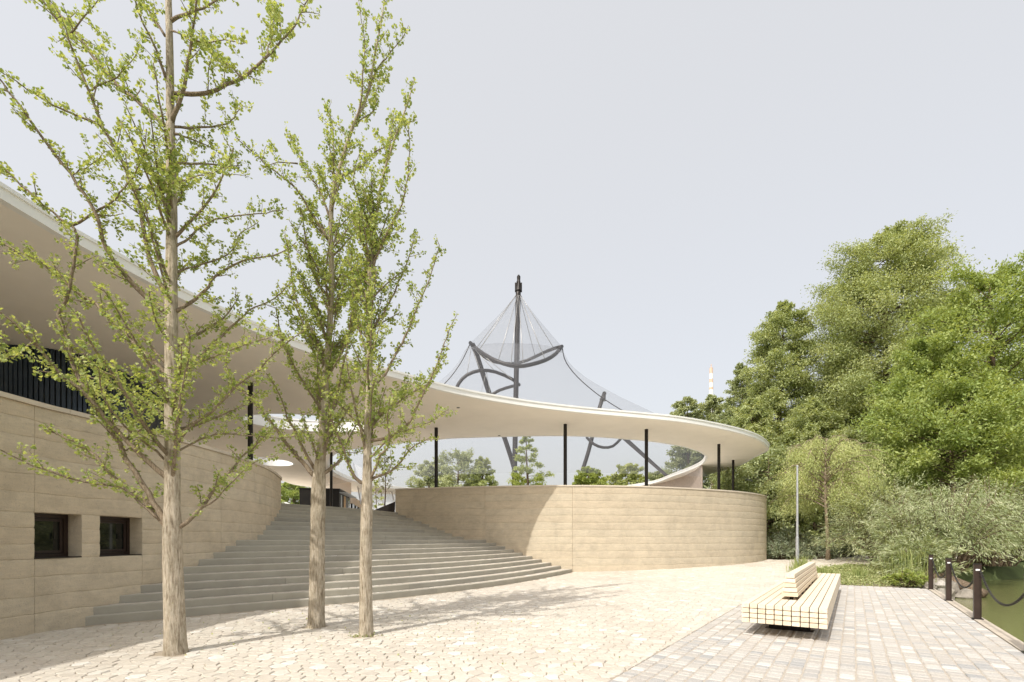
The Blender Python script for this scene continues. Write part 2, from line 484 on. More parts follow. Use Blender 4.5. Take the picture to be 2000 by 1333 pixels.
def course_solid(mb, C, N, i0, i1, z0f, z1f, th, k, bulge=0.007, joff=0.011):
    """one lift of rammed earth between samples i0..i1: rounded front, closed back"""
    prof = [(-0.010, 0.0), (-0.001, 0.03), (bulge * .6, 0.2), (bulge, 0.55), (bulge * .7, 0.85), (0.001, 0.97), (-0.008, 1.0)]
    rows = []
    for i in range(i0, i1 + 1):
        s = i * 0.25; z0, z1 = z0f(s), z1f(s); row = []
        for j, (o, t) in enumerate(prof):
            q = C[i] + N[i] * (o + wnoise(s * 1.7, k + j * .4, 0.004))
            row.append((q[0], q[1], z0 + (z1 - z0) * t))
        q = C[i] - N[i] * th
        row.append((q[0], q[1], z1)); row.append((q[0], q[1], z0))
        rows.append(row)
    # the vertical panel joint: the last centimetre turns in
    def endrow(row, other, nn, f, off):
        out = []
        for j, p in enumerate(row):
            d = Vector(other[j]) - Vector(p); d = d.normalized() * f if d.length > 1e-6 else Vector((0, 0, 0))
            q = Vector(p) + d
            if j < len(prof): q -= Vector((nn[0], nn[1], 0)) * off
            out.append(tuple(q))
        return out
    ra, rb = rows[0], rows[-1]
    rows = [endrow(ra, rows[1], N[i0], .003, joff), endrow(ra, rows[1], N[i0], .014, 0)] + rows[1:-1] + [endrow(rb, rows[-2], N[i1], .014, 0), endrow(rb, rows[-2], N[i1], .003, joff)]
    n = len(mb.v); m = len(rows[0])
    for r_ in rows: mb.v.extend(r_)
    for i in range(len(rows) - 1):
        for j in range(m):
            j2 = (j + 1) % m
            mb.f.append((n + i * m + j, n + (i + 1) * m + j, n + (i + 1) * m + j2, n + i * m + j2))
    mb.f.append(tuple(n + j for j in range(m)))
    mb.f.append(tuple(n + (len(rows) - 1) * m + j for j in reversed(range(m))))

def smooth_by_angle(me, deg=40):
    pass

def build_wall(name, label, curve, sign, joints, th, mat, panel_idx, holes, cop_t, cop_panels, start=0):
    root = empty(name, (curve[start][0], curve[start][1], 0))
    tag(root, label, 'wall')
    C = np.array(curve); N = wall_normals(C, sign)
    for k in range(len(joints) - 1):
        def mk(q):
            amp = 0.0 if (q == 0 or q == len(joints) - 1) else 0.018
            fixed = any(abs(joints[q] - h[2]) < .02 or abs(joints[q] - h[3]) < .02 for h in holes)
            return lambda s: joints[q] + (wnoise(s, q * 1.3, amp * (0.3 if fixed else 1)))
        z0f, z1f = mk(k), mk(k + 1)
        cuts = sorted(set([start, len(C) - 1] + [p for p in panel_idx if start < p < len(C) - 1]))
        spans = list(zip(cuts[:-1], cuts[1:]))
        for (ha, hb, hz0, hz1) in holes:
            if joints[k] >= hz0 - .02 and joints[k + 1] <= hz1 + .02:
                ns = []
                for a, b in spans:
                    if hb <= a or ha >= b: ns.append((a, b)); continue
                    if ha > a: ns.append((a, ha))
                    if hb < b: ns.append((hb, b))
                spans = ns
        for a, b in spans:
            mb = MB(); course_solid(mb, C, N, a, b, z0f, z1f, th, k, joff=(.010 if th < .41 else .003))
            mb.build('earth_course', mat, root, smooth=False)
    zt = joints[-1]
    cuts = sorted(set([start, len(C) - 1] + [p for p in cop_panels if start < p < len(C) - 1]))
    for a, b in zip(cuts[:-1], cuts[1:]):
        mb = MB(); n = 0
        for i in range(a, b + 1):
            off = 0.0
            q1 = C[i] + N[i] * 0.035; q2 = C[i] - N[i] * (th + .03)
            if i == b and b != cuts[-1]:
                t = (C[i - 1] - C[i]); t = t / np.linalg.norm(t) * .006; q1 = q1 + t; q2 = q2 + t
            mb.v += [(q1[0], q1[1], zt + .003), (q1[0], q1[1], zt + cop_t), (q2[0], q2[1], zt + cop_t), (q2[0], q2[1], zt + .003)]
            if i > a:
                o = n * 4
                for j in range(4):
                    j2 = (j + 1) % 4
                    mb.f.append((o - 4 + j, o + j, o + j2, o - 4 + j2))
            n += 1
        mb.f.append((0, 1, 2, 3)); mb.f.append(tuple((n - 1) * 4 + j for j in (3, 2, 1, 0)))
        mb.build('coping', M['coping'], root)
    return root, C, N

def idx_at_px(curve, px):
    best = min((i for i in range(len(curve)) if curve[i][1] > 3 and i < len(curve) * .93), key=lambda i: abs(px_of(curve[i]) - px))
    return best

# left wall is re-sampled so that window edges fall exactly on samples
LWr = resample(LW, 320)
RWr = resample(RW, 260)
def idx_px(C, px, lim=None):
    best, bi = 1e9, 0
    for i in range(len(C)):
        if C[i][1] < 3: continue
        if lim and i > lim: break
        e = abs(px_of(C[i]) - px)
        if e < best: best, bi = e, i
    return bi
w1a, w1b = idx_px(LWr, 69), idx_px(LWr, 157)
w2a, w2b = idx_px(LWr, 198.5), idx_px(LWr, 273)
lj = [-0.25, 0.31, 0.60, 0.895, 1.19, 1.43, 1.69, 1.93, 2.24, 2.53, 2.83, 3.12, 3.39, 3.63]
panL = [idx_px(LWr, 64) if False else idx_px(LWr, 66), idx_px(LWr, 273)] 
panL = [w1a, w2b, idx_px(LWr, 430), idx_px(LWr, 462) + 75]
left_wall, CL, NL = build_wall('rammed_earth_wall', 'tall curved rammed earth wall with two small square windows, left of the stairs', LWr, 1, lj, 0.42, M['earth_left'],
           panL, [(w1a, w1b, 1.19, 1.93), (w2a, w2b, 1.19, 1.93)], 0.075, [idx_px(LWr, 140), idx_px(LWr, 371), idx_px(LWr, 500)])
rj = [-0.2] + [0.30 + i * 0.3285 for i in range(12)]
rj[-1] = 3.913
panR = [idx_px(RWr, 1118), idx_px(RWr, 1418), idx_px(RWr, 948), 190, 225]
right_wall, CR, NR = build_wall('rammed_earth_wall', 'low round drum of sunlit rammed earth, right of the stairs, carrying the canopy columns', RWr, 1, rj, 0.40, M['earth_right'],
           panR, [], 0.07, [idx_px(RWr, 853), idx_px(RWr, 1105), idx_px(RWr, 1330), 200])

# windows in the left wall
def window(a, b, label):
    A, B = CL[a], CL[b]; n = (NL[a] + NL[b]) / 2; n /= np.linalg.norm(n)
    A2, B2 = A - n * 0.30, B - n * 0.30
    t = (B2 - A2); L = np.linalg.norm(t); t /= L
    ax = (Vector((t[0], t[1], 0)), Vector((n[0], n[1], 0)), Vector((0, 0, 1)))
    def P(s, o, z): q = A2 + t * s + n * o; return (q[0], q[1], z)
    z0, z1 = 1.19, 1.93
    zc = (z0 + z1) / 2; f = .07
    wn_ = MB()
    wn_.box(P(L / 2, .0, z0 + f / 2), (L, .07, f), ax); wn_.box(P(L / 2, .0, z1 - f / 2), (L, .07, f), ax)
    wn_.box(P(f / 2, .0, zc), (f, .069, z1 - z0 - 2 * f), ax); wn_.box(P(L - f / 2, .0, zc), (f, .069, z1 - z0 - 2 * f), ax)
    fr = wn_.build('window', M['window_frame'], left_wall)
    fr['label'] = label
    s_ = MB(); g2 = f + .008
    w_ = .045
    s_.box(P(L / 2, .0, z0 + g2 + w_ / 2), (L - 2 * g2, .05, w_), ax); s_.box(P(L / 2, .0, z1 - g2 - w_ / 2), (L - 2 * g2, .05, w_), ax)
    s_.box(P(g2 + w_ / 2, 0, zc), (w_, .049, z1 - z0 - 2 * g2 - 2 * w_), ax); s_.box(P(L - g2 - w_ / 2, 0, zc), (w_, .049, z1 - z0 - 2 * g2 - 2 * w_), ax)
    sa = link('sash', s_.mesh('sash', M['window_frame']), None, fr); sa.location = (0, 0, 0)
    p_ = MB(); p_.box(P(L / 2, -.005, zc), (L - 2 * (g2 + w_), .012, z1 - z0 - 2 * (g2 + w_)), ax)
    pa = link('pane', p_.mesh('pane', M['glass']), None, fr); pa.location = (0, 0, 0)
    h_ = MB(); h_.box(P(L - g2 - w_ / 2 - .12, .035, zc), (.016, .02, .10), ax)
    ha = link('handle', h_.mesh('handle', M['mast']), None, fr); ha.location = (0, 0, 0)
    si = MB(); si.box(P(L / 2, .17, z0 + .008), (L - .004, .27, .016), ax)
    so = link('sill', si.mesh('sill', M['steel']), None, fr); so.location = (0, 0, 0)
    bk = MB(); bk.box(P(L / 2, -.10, zc), (L, .04, z1 - z0), ax)
    bo = link('blind', bk.mesh('blind', M['claddark']), None, fr); bo.location = (0, 0, 0)
window(w1a, w1b, 'left square window, deep in its reveal')
window(w2a, w2b, 'right square window, nearer the stairs')

# ------------------------------------------------------------------ stairs
NS = 19; RI = 0.148
lx = [114, 168, 219, 263, 307, 345, 380, 410, 434, 455.5, 499, 511]
rx = [1116, 1097, 1078, 1059, 1041, 1022, 1005, 988, 970, 951, 907, 884, 869, 854, 839, 824, 808, 793, 778]
dl = {12: 14.45, 13: 15.0, 14: 15.55, 15: 16.05, 16: 16.5, 17: 16.95, 18: 17.35}
def on_curve_d(C, d):
    for a, b in zip(C[:-1], C[1:]):
        if a[1] > 3 and (a[1] - d) * (b[1] - d) <= 0: return a + (b - a) * ((d - a[1]) / (b[1] - a[1]))
edge0 = resample(smooth_curve([(-7.9, 8.12), (-7.73, 8.25), (-6.15, 9.68), (-4.62, 10.96), (-3.47, 11.95), (-1.18, 14.7), (0.75, 17.9), (2.2, 20.9), (2.85, 22.3)], .1), 60)
ch0 = edge0[-1] - edge0[0]; L0 = np.linalg.norm(ch0)
dev0 = edge0 - (edge0[0] + np.outer(np.linspace(0, 1, 60), ch0))
edges = []
for k in range(NS):
    if k == 0: edges.append(edge0); continue
    a = at_px(LWr, lx[k]) if k < 12 else on_curve_d(LWr, dl[k])
    b = at_px(RWr, rx[k])
    a = np.array(a) + np.array((-.12, 0)); b = np.array(b) + np.array((.03, .14))
    ch = b - a; sc = np.linalg.norm(ch) / L0
    # rotate/scale the deviation of the bottom edge
    an = math.atan2(ch[1], ch[0]) - math.atan2(ch0[1], ch0[0])
    rot = np.array([[math.cos(an), -math.sin(an)], [math.sin(an), math.cos(an)]])
    edges.append(a + np.outer(np.linspace(0, 1, 60), ch) + (dev0 @ rot.T) * sc * (1 - 0.35 * k / 18))
stair = empty('staircase', (edges[0][30][0], edges[0][30][1], 0))
tag(stair, 'broad curved outdoor stairs with grey risers and cobbled treads between two earth walls', 'stairs')
def off_edge(e, o):
    t = np.gradient(e, axis=0); t /= np.linalg.norm(t, axis=1)[:, None]
    return e + np.stack([-t[:, 1], t[:, 0]], 1) * o       # to the left of travel = uphill
for k in range(NS):
    z1 = (k + 1) * RI; z0 = z1 - RI - (0.06 if k else 0.15)
    e = edges[k]; e2 = off_edge(e, 0.06)
    ns = 5 if k < 10 else 3
    cuts = [0] + [int(59 * (i + random.uniform(-.12, .12) + (.0 if k % 2 else .35)) / ns) for i in range(1, ns)] + [59]
    cuts = sorted(set(min(59, max(0, c)) for c in cuts))
    for a, b in zip(cuts[:-1], cuts[1:]):
        mb = MB(); n = 0
        for i in range(a, b + 1):
            q1, q2 = e[i].copy(), e2[i].copy()
            if i == b and b != 59:
                t = e[i - 1] - e[i]; t = t / np.linalg.norm(t) * .006; q1 += t; q2 += t
            c = .012
            q1b = q1 + (q2 - q1) / .06 * c
            mb.v += [(q1[0], q1[1], z0), (q1[0], q1[1], z1 - c * 1.2), (q1b[0], q1b[1], z1), (q2[0], q2[1], z1), (q2[0], q2[1], z0)]
            if i > a:
                o = n * 5
                for j in range(5):
                    j2 = (j + 1) % 5
                    mb.f.append((o - 5 + j, o + j, o + j2, o - 5 + j2))
            n += 1
        mb.f.append((0, 1, 2, 3, 4)); mb.f.append(tuple((n - 1) * 5 + j for j in (4, 3, 2, 1, 0)))
        mb.build('riser', M['riser'], stair)
# tread beds and the cobbles on them
tb = MB(); tc = MB()
for k in range(NS - 1):
    e, f = off_edge(edges[k], 0.02), off_edge(edges[k + 1], 0.03)
    z = (k + 1) * RI - 0.014
    for i in range(59):
        tb.poly([(*e[i], z), (*e[i + 1], z), (*f[i + 1], z), (*f[i], z)])
    if k < 11:
        e = off_edge(edges[k], 0.035 + 0.0); f = off_edge(edges[k + 1], -0.004)
        ea, fa = resample(e, 400), resample(f, 400)
        rows = max(2, int(round(np.linalg.norm(ea[200] - fa[200]) / 0.17)))
        nst = int(np.linalg.norm(np.diff(ea, axis=0), axis=1).sum() / 0.18)
        zt = (k + 1) * RI + .002
        for r_ in range(rows):
            sh = random.random()
            jit = [random.uniform(-.28, .28) for _ in range(nst + 2)]
            rj_ = [random.uniform(-.16, .16) for _ in range(nst + 2)]
            for j in range(nst):
                def Q(a_, b_):
                    t = min(1, max(0, a_ / nst)) * 399; i = min(398, int(t)); w = t - i
                    p = ea[i] * (1 - w) + ea[i + 1] * w; q = fa[i] * (1 - w) + fa[i + 1] * w
                    return p * (1 - b_) + q * b_
                a0, a1 = j + sh + jit[j], j + 1 + sh + jit[j + 1]
                b0 = (r_ + (rj_[j] if r_ else 0)) / rows; b1 = (r_ + 1 + (rj_[j + 1] * .0)) / rows
                gj = .035; gb = .03 / rows
                pts = [Q(a0 + gj, b0 + gb), Q(a1 - gj, b0 + gb), Q(a1 - gj + jit[j] * .3, b1 - gb), Q(a0 + gj + jit[j] * .3, b1 - gb)]
                zz = zt + random.uniform(-.003, .004); val = random.random()
                c0 = sum(pts) / 4
                top = [c0 + (p - c0) * .93 for p in pts]
                n = len(tc.v)
                tc.v += [(p[0], p[1], zz) for p in top] + [(p[0], p[1], zz - .018) for p in pts]
                tc.f += [(n, n + 1, n + 2, n + 3)] + [(n + q, n + 4 + q, n + 4 + (q + 1) % 4, n + (q + 1) % 4) for q in range(4)]
                tc.a += [val] * 5
tb.build('tread_bed', M['sand'], stair)
tag(tc.build('tread_cobbles', M['cobble'], stair), kind='stuff')

# ------------------------------------------------------------------ ground
POND = [uv2w(-12, 2.02), uv2w(19.5, 2.02), (14.3, 16.2), (15.2, 18.6), (17.5, 20.6), (22, 22.5), (29, 25.5), (42, 27), (70, 20), (70, -18)]
def seg_dist(p, a, b):
    ap = np.array(p) - np.array(a); ab = np.array(b) - np.array(a)
    t = max(0, min(1, ap.dot(ab) / ab.dot(ab))); return np.linalg.norm(ap - ab * t)
def pond_depth(x, y):
    p = (x, y); d = min(seg_dist(p, POND[i], POND[(i + 1) % len(POND)]) for i in range(len(POND)))
    ins = inside(p, POND); u, v = w2uv(x, y)
    sd = d if ins else -d
    if u < 20 and v > 0.9 and not ins: return 1.5 if d < 1.1 else 0
    return 1.5 * min(1, max(0, (sd + 0.5) / 1.2))
def terr(x, y):
    h = g(x, y) if y < 60 else g(x, 60)
    h = min(h, 1.1 + 0.003 * y)
    return h
xs = sorted(set([-900, -400, -200, -120, -80, -50, -30] + list(np.arange(-20, 44, 1.0)) + [50, 60, 80, 120, 200, 400, 900]))
ys = sorted(set([-900, -300, -100, -50, -30] + list(np.arange(-16, 48, 1.0)) + [52, 58, 66, 80, 100, 140, 200, 300, 500, 900, 1500]))
gm = MB(); idx = {}
for j, y in enumerate(ys):
    for i, x in enumerate(xs):
        z = terr(x, y) - 0.05
        if -5 < x < 60 and -16 < y < 30: z -= pond_depth(x, y)
        elif x >= 60 and x < 75 and -18 < y < 22: z -= 1.5
        idx[(i, j)] = len(gm.v); gm.v.append((x, y, z))
for j in range(len(ys) - 1):
    for i in range(len(xs) - 1):
        gm.f.append((idx[(i, j)], idx[(i + 1, j)], idx[(i + 1, j + 1)], idx[(i, j + 1)]))
tag(gm.build('ground', M['grassland'], smooth=True), kind='structure')

BED = [(13.4, 14.6), (12.5, 14.95), (11.0, 15.6), (10.75, 16.8), (11.7, 19.2), (13.3, 21.7), (16, 23.2), (19.8, 24.4), (30, 26.8), (40, 28), (40, 20), (20, 16)]
BACK = [(15.0, 27.5), (17.0, 27.8), (20, 30.2), (26, 31.5), (60, 36), (60, 100), (13, 100), (15.0, 35)]
def is_plaza(x, y):
    u, v = w2uv(x, y)
    if v > -2.12 and u < 19.3: return False
    if inside((x, y), BED) or inside((x, y), BACK): return False
    if v > 1.2 and y < 23: return False
    return True
pm = MB(); st = 0.5
for iu in range(-70, 100):
    for iv in range(-70, 45):
        u, v = iu * st, -2.12 + iv * st
        c = uv2w(u + st / 2, v + st / 2)
        if c[0] < (-9 if c[1] > -8 else -40) or not is_plaza(*c) or c[1] > 45: continue
        q = [uv2w(u, v), uv2w(u + st, v), uv2w(u + st, v + st), uv2w(u, v + st)]
        pm.poly([(a, b, g(a, b) - 0.014) for a, b in q][::-1])
plaza = pm.build('plaza', M['sand']); tag(plaza, kind='structure')

# soil of the planting bed (also edging the pond), a sheet just above the ground
sm = MB()
for poly_ in (BED,):
    tris = tessellate_polygon([[Vector((p[0], p[1], 0)) for p in poly_]])
    for t in tris: sm.poly([(poly_[i][0], poly_[i][1], g(*poly_[i]) - 0.022) for i in t])
# keep it out of the pond by using only the shore side
sm = MB()
for i in range(10, 40):
    for j in range(14, 34):
        for (dx, dy) in ((0, 0), (.5, 0), (0, .5), (.5, .5)):
            x, y = i + dx, j + dy
            if (inside((x + .25, y + .25), BED) or inside((x + .25, y + .25), BACK)) and not inside((x + .25, y + .25), POND) and pond_depth(x, y) < .01 and pond_depth(x + .5, y + .5) < .01:
                sm.poly([(a, b, g(a, b) - 0.022) for a, b in ((x, y), (x + .5, y), (x + .5, y + .5), (x, y + .5))])
tag(sm.build('planting_soil', M['soil']), kind='structure')

# ---- plaza cobbles: irregular cells of a jittered hexagonal field
SX, SY = 0.168, 0.158
i0, i1 = int(-9 / SX), int(31 / SX); j0, j1 = int(3.6 / SY), int(34 / SY)
def jpt(i, j, cache={}):
    k = (i, j)
    if k not in cache:
        rr = random.Random(i * 73856093 ^ j * 19349663)
        # rows sweep in shallow arcs
        x = (i + .5 * (j & 1) + rr.uniform(-.27, .27)) * SX
        y = (j + rr.uniform(-.27, .27) + 0.9 * math.sin((i * SX) * 0.9)) * SY
        cache[k] = (x, y, rr.random(), rr.uniform(-.004, .005))
    return cache[k]
def clip(poly, nx, ny, c):
    out = []
    m = len(poly)
    for a in range(m):
        p, q = poly[a], poly[(a + 1) % m]
        dp, dq = nx * p[0] + ny * p[1] - c, nx * q[0] + ny * q[1] - c
        if dp <= 0: out.append(p)
        if (dp < 0 < dq) or (dq < 0 < dp):
            t = dp / (dp - dq); out.append((p[0] + (q[0] - p[0]) * t, p[1] + (q[1] - p[1]) * t))
    return out
TRUNKS = [(-4.46, 6.41, .2), (-3.37, 8.33, .165), (-2.29, 7.57, .125)]
edge0l = [tuple(p) for p in edge0]
stair_poly = edge0l + [(2.9, 40), (-30, 40), (-30, 8.3)]
wall_poly = [tuple(p) for p in RWr[::8]] + [(13, 60), (-6, 60)]
left_poly = [tuple(p) for p in LWr[::8]] + [(-30, 20), (-30, -9)]
EV, NEI = [], [(-1, 0), (1, 0), (0, 1), (0, -1), (-1, 1), (1, 1), (-1, -1), (1, -1), (0, 2), (0, -2)]
stones = []
for j in range(j0, j1):
    for i in range(i0, i1):
        x, y, val, dz = jpt(i, j)
        if y < 3.9 or y > 33: continue
        p = px_of((x, y))
        if p < -260 or p > 2150: continue
        if not is_plaza(x, y):
            u, v = w2uv(x, y)
            if not (v < -1.95 and u < 19.3): continue
        if y > 8 and inside((x, y + .3), stair_poly) and inside((x - .25, y + .3), stair_poly): continue
        if inside((x, y - .3), wall_poly) or inside((x + .3, y), left_poly): continue
        if any((x - a) ** 2 + (y - b) ** 2 < (r_ + .02) ** 2 for a, b, r_ in TRUNKS): continue
        poly = [(x - .3, y - .3), (x + .3, y - .3), (x + .3, y + .3), (x - .3, y + .3)]
        for di, dj in NEI:
            # neighbours of a jittered brick lattice
            qx, qy, _, _ = jpt(i + di, j + dj)
            nx, ny = qx - x, qy - y; l = math.hypot(nx, ny)
            if l > .6: continue
            nx /= l; ny /= l
            poly = clip(poly, nx, ny, nx * x + ny * y + l / 2 - .0055)
            if len(poly) < 3: break
        if len(poly) < 3: continue
        poly = clip(poly, VV[0], VV[1], -2.125) if w2uv(x, y)[0] < 19.3 else poly
        if len(poly) < 3: continue
        A = abs(sum(poly[a][0] * poly[(a + 1) % len(poly)][1] - poly[(a + 1) % len(poly)][0] * poly[a][1] for a in range(len(poly)))) / 2
        if A < .004: continue
        stones.append((x, y, poly, val, dz))
def stone_geo(mb, s, zf, drop=.02, inset=.010):
    x, y, poly, val, dz = s
    cx = sum(p[0] for p in poly) / len(poly); cy = sum(p[1] for p in poly) / len(poly)
    tx, ty = random.uniform(-.02, .02), random.uniform(-.02, .02)
    n = len(mb.v); m = len(poly)
    for p in poly:
        l = math.hypot(p[0] - cx, p[1] - cy) + 1e-6; k = max(.5, 1 - inset / l)
        px_, py_ = cx + (p[0] - cx) * k, cy + (p[1] - cy) * k
        mb.v.append((px_, py_, zf(px_, py_) + dz + (px_ - cx) * tx + (py_ - cy) * ty))
    for p in poly: mb.v.append((p[0], p[1], zf(p[0], p[1]) - .007 + dz * .5))
    for p in poly: mb.v.append((p[0], p[1], zf(p[0], p[1]) - drop))
    mb.f.append(tuple(range(n, n + m)))
    for q in range(m):
        q2 = (q + 1) % m
        mb.f.append((n + q, n + m + q, n + m + q2, n + q2)); mb.f.append((n + m + q, n + 2 * m + q, n + 2 * m + q2, n + m + q2))
    mb.a += [val] * (1 + 2 * m)
def in_frame(x, y): 
    p = px_of((x, y)); return 0 < p < 2000 and HOR + E / y * F < 1333
vis = sorted([s for s in stones if in_frame(s[0], s[1])], key=lambda s: s[1])
near = set(id(s) for s in vis[:300])
rest = MB()
for s in stones:
    if id(s) in near:
        mb = MB(); stone_geo(mb, s, g); o = mb.build('cobble', M['cobble'], plaza)
    else: stone_geo(rest, s, g)
tag(rest.build('cobbles', M['cobble'], plaza), kind='stuff')
print('plaza stones', len(stones))

# ---- grey sett strip along the water
U0, U1, V0, V1 = 2.0, 19.3, -2.12, 1.84
qm = MB()
q = [uv2w(-14, V0), uv2w(U1, V0), uv2w(U1, V1), uv2w(-14, V1)]
qm.poly([(a, b, -0.010) for a, b in q][::-1])
sett = qm.build('quay_paving', M['grit']); tag(sett, kind='structure')
NROW = 24; RWD = (V1 - V0) / NROW
slist = []
for r_ in range(NROW):
    u = U0 + random.uniform(0, .2)
    drift = random.uniform(-.01, .01)
    while u < U1 - .1:
        L = random.choice((.11, .13, .15, .17, .19)) + random.uniform(-.01, .01)
        if u + L > U1: L = U1 - u
        e_ = .008
        v0, v1 = V0 + r_ * RWD, V0 + (r_ + 1) * RWD
        jj = lambda: random.uniform(-.006, .006)
        c4 = [(u + e_ + jj(), v0 + e_ + jj()), (u + L - e_ + jj(), v0 + e_ + jj()), (u + L - e_ + jj(), v1 - e_ + jj()), (u + e_ + jj(), v1 - e_ + jj())]
        # cut corners give worn, slightly rounded blocks
        poly = []
        for a in range(4):
            p, pn, pp = c4[a], c4[(a + 1) % 4], c4[a - 1]
            k = random.uniform(.08, .16)
            poly.append((p[0] + (pp[0] - p[0]) * k, p[1] + (pp[1] - p[1]) * k)); poly.append((p[0] + (pn[0] - p[0]) * k, p[1] + (pn[1] - p[1]) * k))
        poly = [uv2w(*p) for p in poly]
        c = uv2w(u + L / 2, (v0 + v1) / 2)
        slist.append((c[0], c[1], poly[::-1], random.random(), random.uniform(-.0025, .0035)))
        u += L
vis = sorted([s for s in slist if in_frame(s[0], s[1])], key=lambda s: s[1])
near = set(id(s) for s in vis[:300]); rest = MB()
for s in slist:
    if id(s) in near:
        mb = MB(); stone_geo(mb, s, lambda a, b: .0, .018, .012); mb.build('paving_stone', M['sett'], sett)
    elif s[1] > 1.2: stone_geo(rest, s, lambda a, b: .0, .018, .012)
tag(rest.build('paving_stones', M['sett'], sett), kind='stuff')
# quay edge with its wall down into the water
qe = empty('quay_wall', (*uv2w(10, 1.93), 0)); tag(qe, 'stone edging of the paved quay dropping straight into the pond', 'quay wall')
ax3 = (Vector((UU[0], UU[1], 0)), Vector((VV[0], VV[1], 0)), Vector((0, 0, 1)))
u = -12
while u < 19.3:
    L = 1.0
    mb = MB(); c = uv2w(u + L / 2, 1.93); mb.box((c[0], c[1], -.07), (L - .008, .17, .155), ax3)
    mb.build('edge_stone', M['quay'], qe); u += L
mb = MB(); c = uv2w(4, 1.88); mb.box((c[0], c[1], -.85), (32, .16, 1.4), ax3); mb.build('retaining_wall', M['quay'], qe)

# water
wm = MB(); wm.poly([(-6, -20, -.42), (80, -20, -.42), (80, 30, -.42), (10, 30, -.42), (10, 12, -.42), (-6, -7, -.42)])
tag(wm.build('pond_water', M['water']), kind='structure')

# terrace (upper level)
ZT = NS * RI
outer = [tuple(p) for p in LWr[:-1:4]]
ter = [tuple(p - NL[0] * 0) for p in LWr[::4] - NL[::4] * 0.3] + [(-14, 21), (-14, 24)]
tpoly = [(-60, -9)] + [tuple(p) for p in (LWr - NL * 0.35)[::4] if p[1] < 17.3] + [tuple(p) for p in off_edge(edges[-1], .04)[::4]] + [tuple(p) for p in (RWr - NR * .33)[::4]] + [(12, 60), (5, 100), (-60, 100)]
tm = MB()
for t in tessellate_polygon([[Vector((*p, 0)) for p in tpoly]]): tm.poly([(*tpoly[i], ZT - .004) for i in t])
tag(tm.build('terrace', M['terrace']), kind='structure')

# ------------------------------------------------------------------ canopy roof
ZR = E + 5.5; TH = 0.24
def rim(px, py, h=5.5): d = F * h / (HOR - py); return ((px - 1000) / F * d, d)
outer = [(-30, -12), (-10.2, -12), (-9.9, -5), (-9.6, 0), (-9.3, 3.6), (-8.65, 6.2)]
for px, py in ((0, 387), (119, 459), (235, 521), (347, 580), (431, 619), (508, 652), (600, 687), (700, 718), (790, 743), (861, 762), (930, 777), (1020, 792), (1095, 801.5), (1170, 809), (1250, 816), (1330, 824), (1400, 836), (1450, 847.5), (1480, 858), (1496, 869), (1500, 880)):
    outer.append(rim(px, py))
outer += [(16.3, 32.5), (17.0, 36.5), (16.6, 40.5), (16.5, 46), (18, 52), (16, 57), (8, 61), (-4, 62), (-16, 58), (-21.5, 50), (-21.6, 44.5), (-24, 40), (-30, 38)]
oc = smooth_curve(outer[1:-1], 0.35)
oc = [np.array(outer[0])] + oc + [np.array(outer[-1])]
inner = [(-8.0, 28.3), (-4.2, 26.7), (-2.7, 26.2), (2.8, 25.7), (7, 26.8), (9.5, 28.2), (10.8, 29.3), (12.1, 30.8), (13.1, 32.7), (14.0, 36.3), (14.0, 42), (13.6, 48), (10, 54), (2, 57), (-8, 55.5), (-14, 50), (-14.6, 40), (-11.6, 31.5)]
ic = smooth_curve(inner + [inner[0]], 0.4)[:-1]
def oval(cx, cy, a, b, rot, n=36):
    return [np.array((cx + a * math.cos(t) * math.cos(rot) - b * math.sin(t) * math.sin(rot), cy + a * math.cos(t) * math.sin(rot) + b * math.sin(t) * math.cos(rot))) for t in [2 * math.pi * i / n for i in range(n)]]
o1 = oval(-9.7, 22.9, 2.75, 1.7, .25)
o2 = oval(-17.3, 34.2, 1.6, 2.0, .0)
canopy = empty('canopy', (0, 20, ZT)); tag(canopy, 'sweeping flat white canopy roof with curved rim on slim black columns', 'canopy roof')
loops = [oc, ic, o1, o2]
flat = [p for l in loops for p in l]
tris = tessellate_polygon([[Vector((*p, 0)) for p in l] for l in loops])
sf = MB(); rf = MB()
for t in tris:
    a, b, c = [flat[i] for i in t]
    area = (b[0] - a[0]) * (c[1] - a[1]) - (b[1] - a[1]) * (c[0] - a[0])
    if area < 0: b, c = c, b
    sf.poly([(*a, ZR), (*c, ZR), (*b, ZR)]); rf.poly([(*a, ZR + TH - .03), (*b, ZR + TH - .03), (*c, ZR + TH - .03)])
sf.build('soffit', M['soffit'], canopy); rf.build('roof_deck', M['roof_edge'], canopy)
def fascia(loop, name, out=0.02, z0=ZR - .012, z1=ZR + TH, sgn=1, closed=True):
    c = np.array(loop); n_ = len(c)
    t = np.roll(c, -1, 0) - np.roll(c, 1, 0); t /= np.linalg.norm(t, axis=1)[:, None] + 1e-9
    nn = np.stack([t[:, 1], -t[:, 0]], 1) * sgn
    mb = MB()
    for i in range(n_):
        a, b = c[i] + nn[i] * out, c[i] - nn[i] * .12
        a2 = c[i] + nn[i] * (out + .03)
        mb.v += [(*b, z0), (*a, z0), (*a, z1 - .07), (*a2, z1 - .066), (*a2, z1), (*b, z1)]
    for i in range(n_ if closed else n_ - 1):
        j = (i + 1) % n_
        for k in range(6):
            k2 = (k + 1) % 6
            mb.f.append((i * 6 + k, j * 6 + k, j * 6 + k2, i * 6 + k2))
    return mb.build(name, M['roof_edge'], canopy)
fascia(oc, 'fascia'); fascia(ic, 'courtyard_fascia', sgn=-1)
fascia(o1, 'skylight_rim', sgn=-1, z1=ZR + .55); fascia(o2, 'skylight_rim', sgn=-1, z1=ZR + .55)
cols = [(852, 836), (1104, 829), (1262.5, 839), (1404, 868), (1432, 899), (489, 748), (647, 884), (480, 860)]
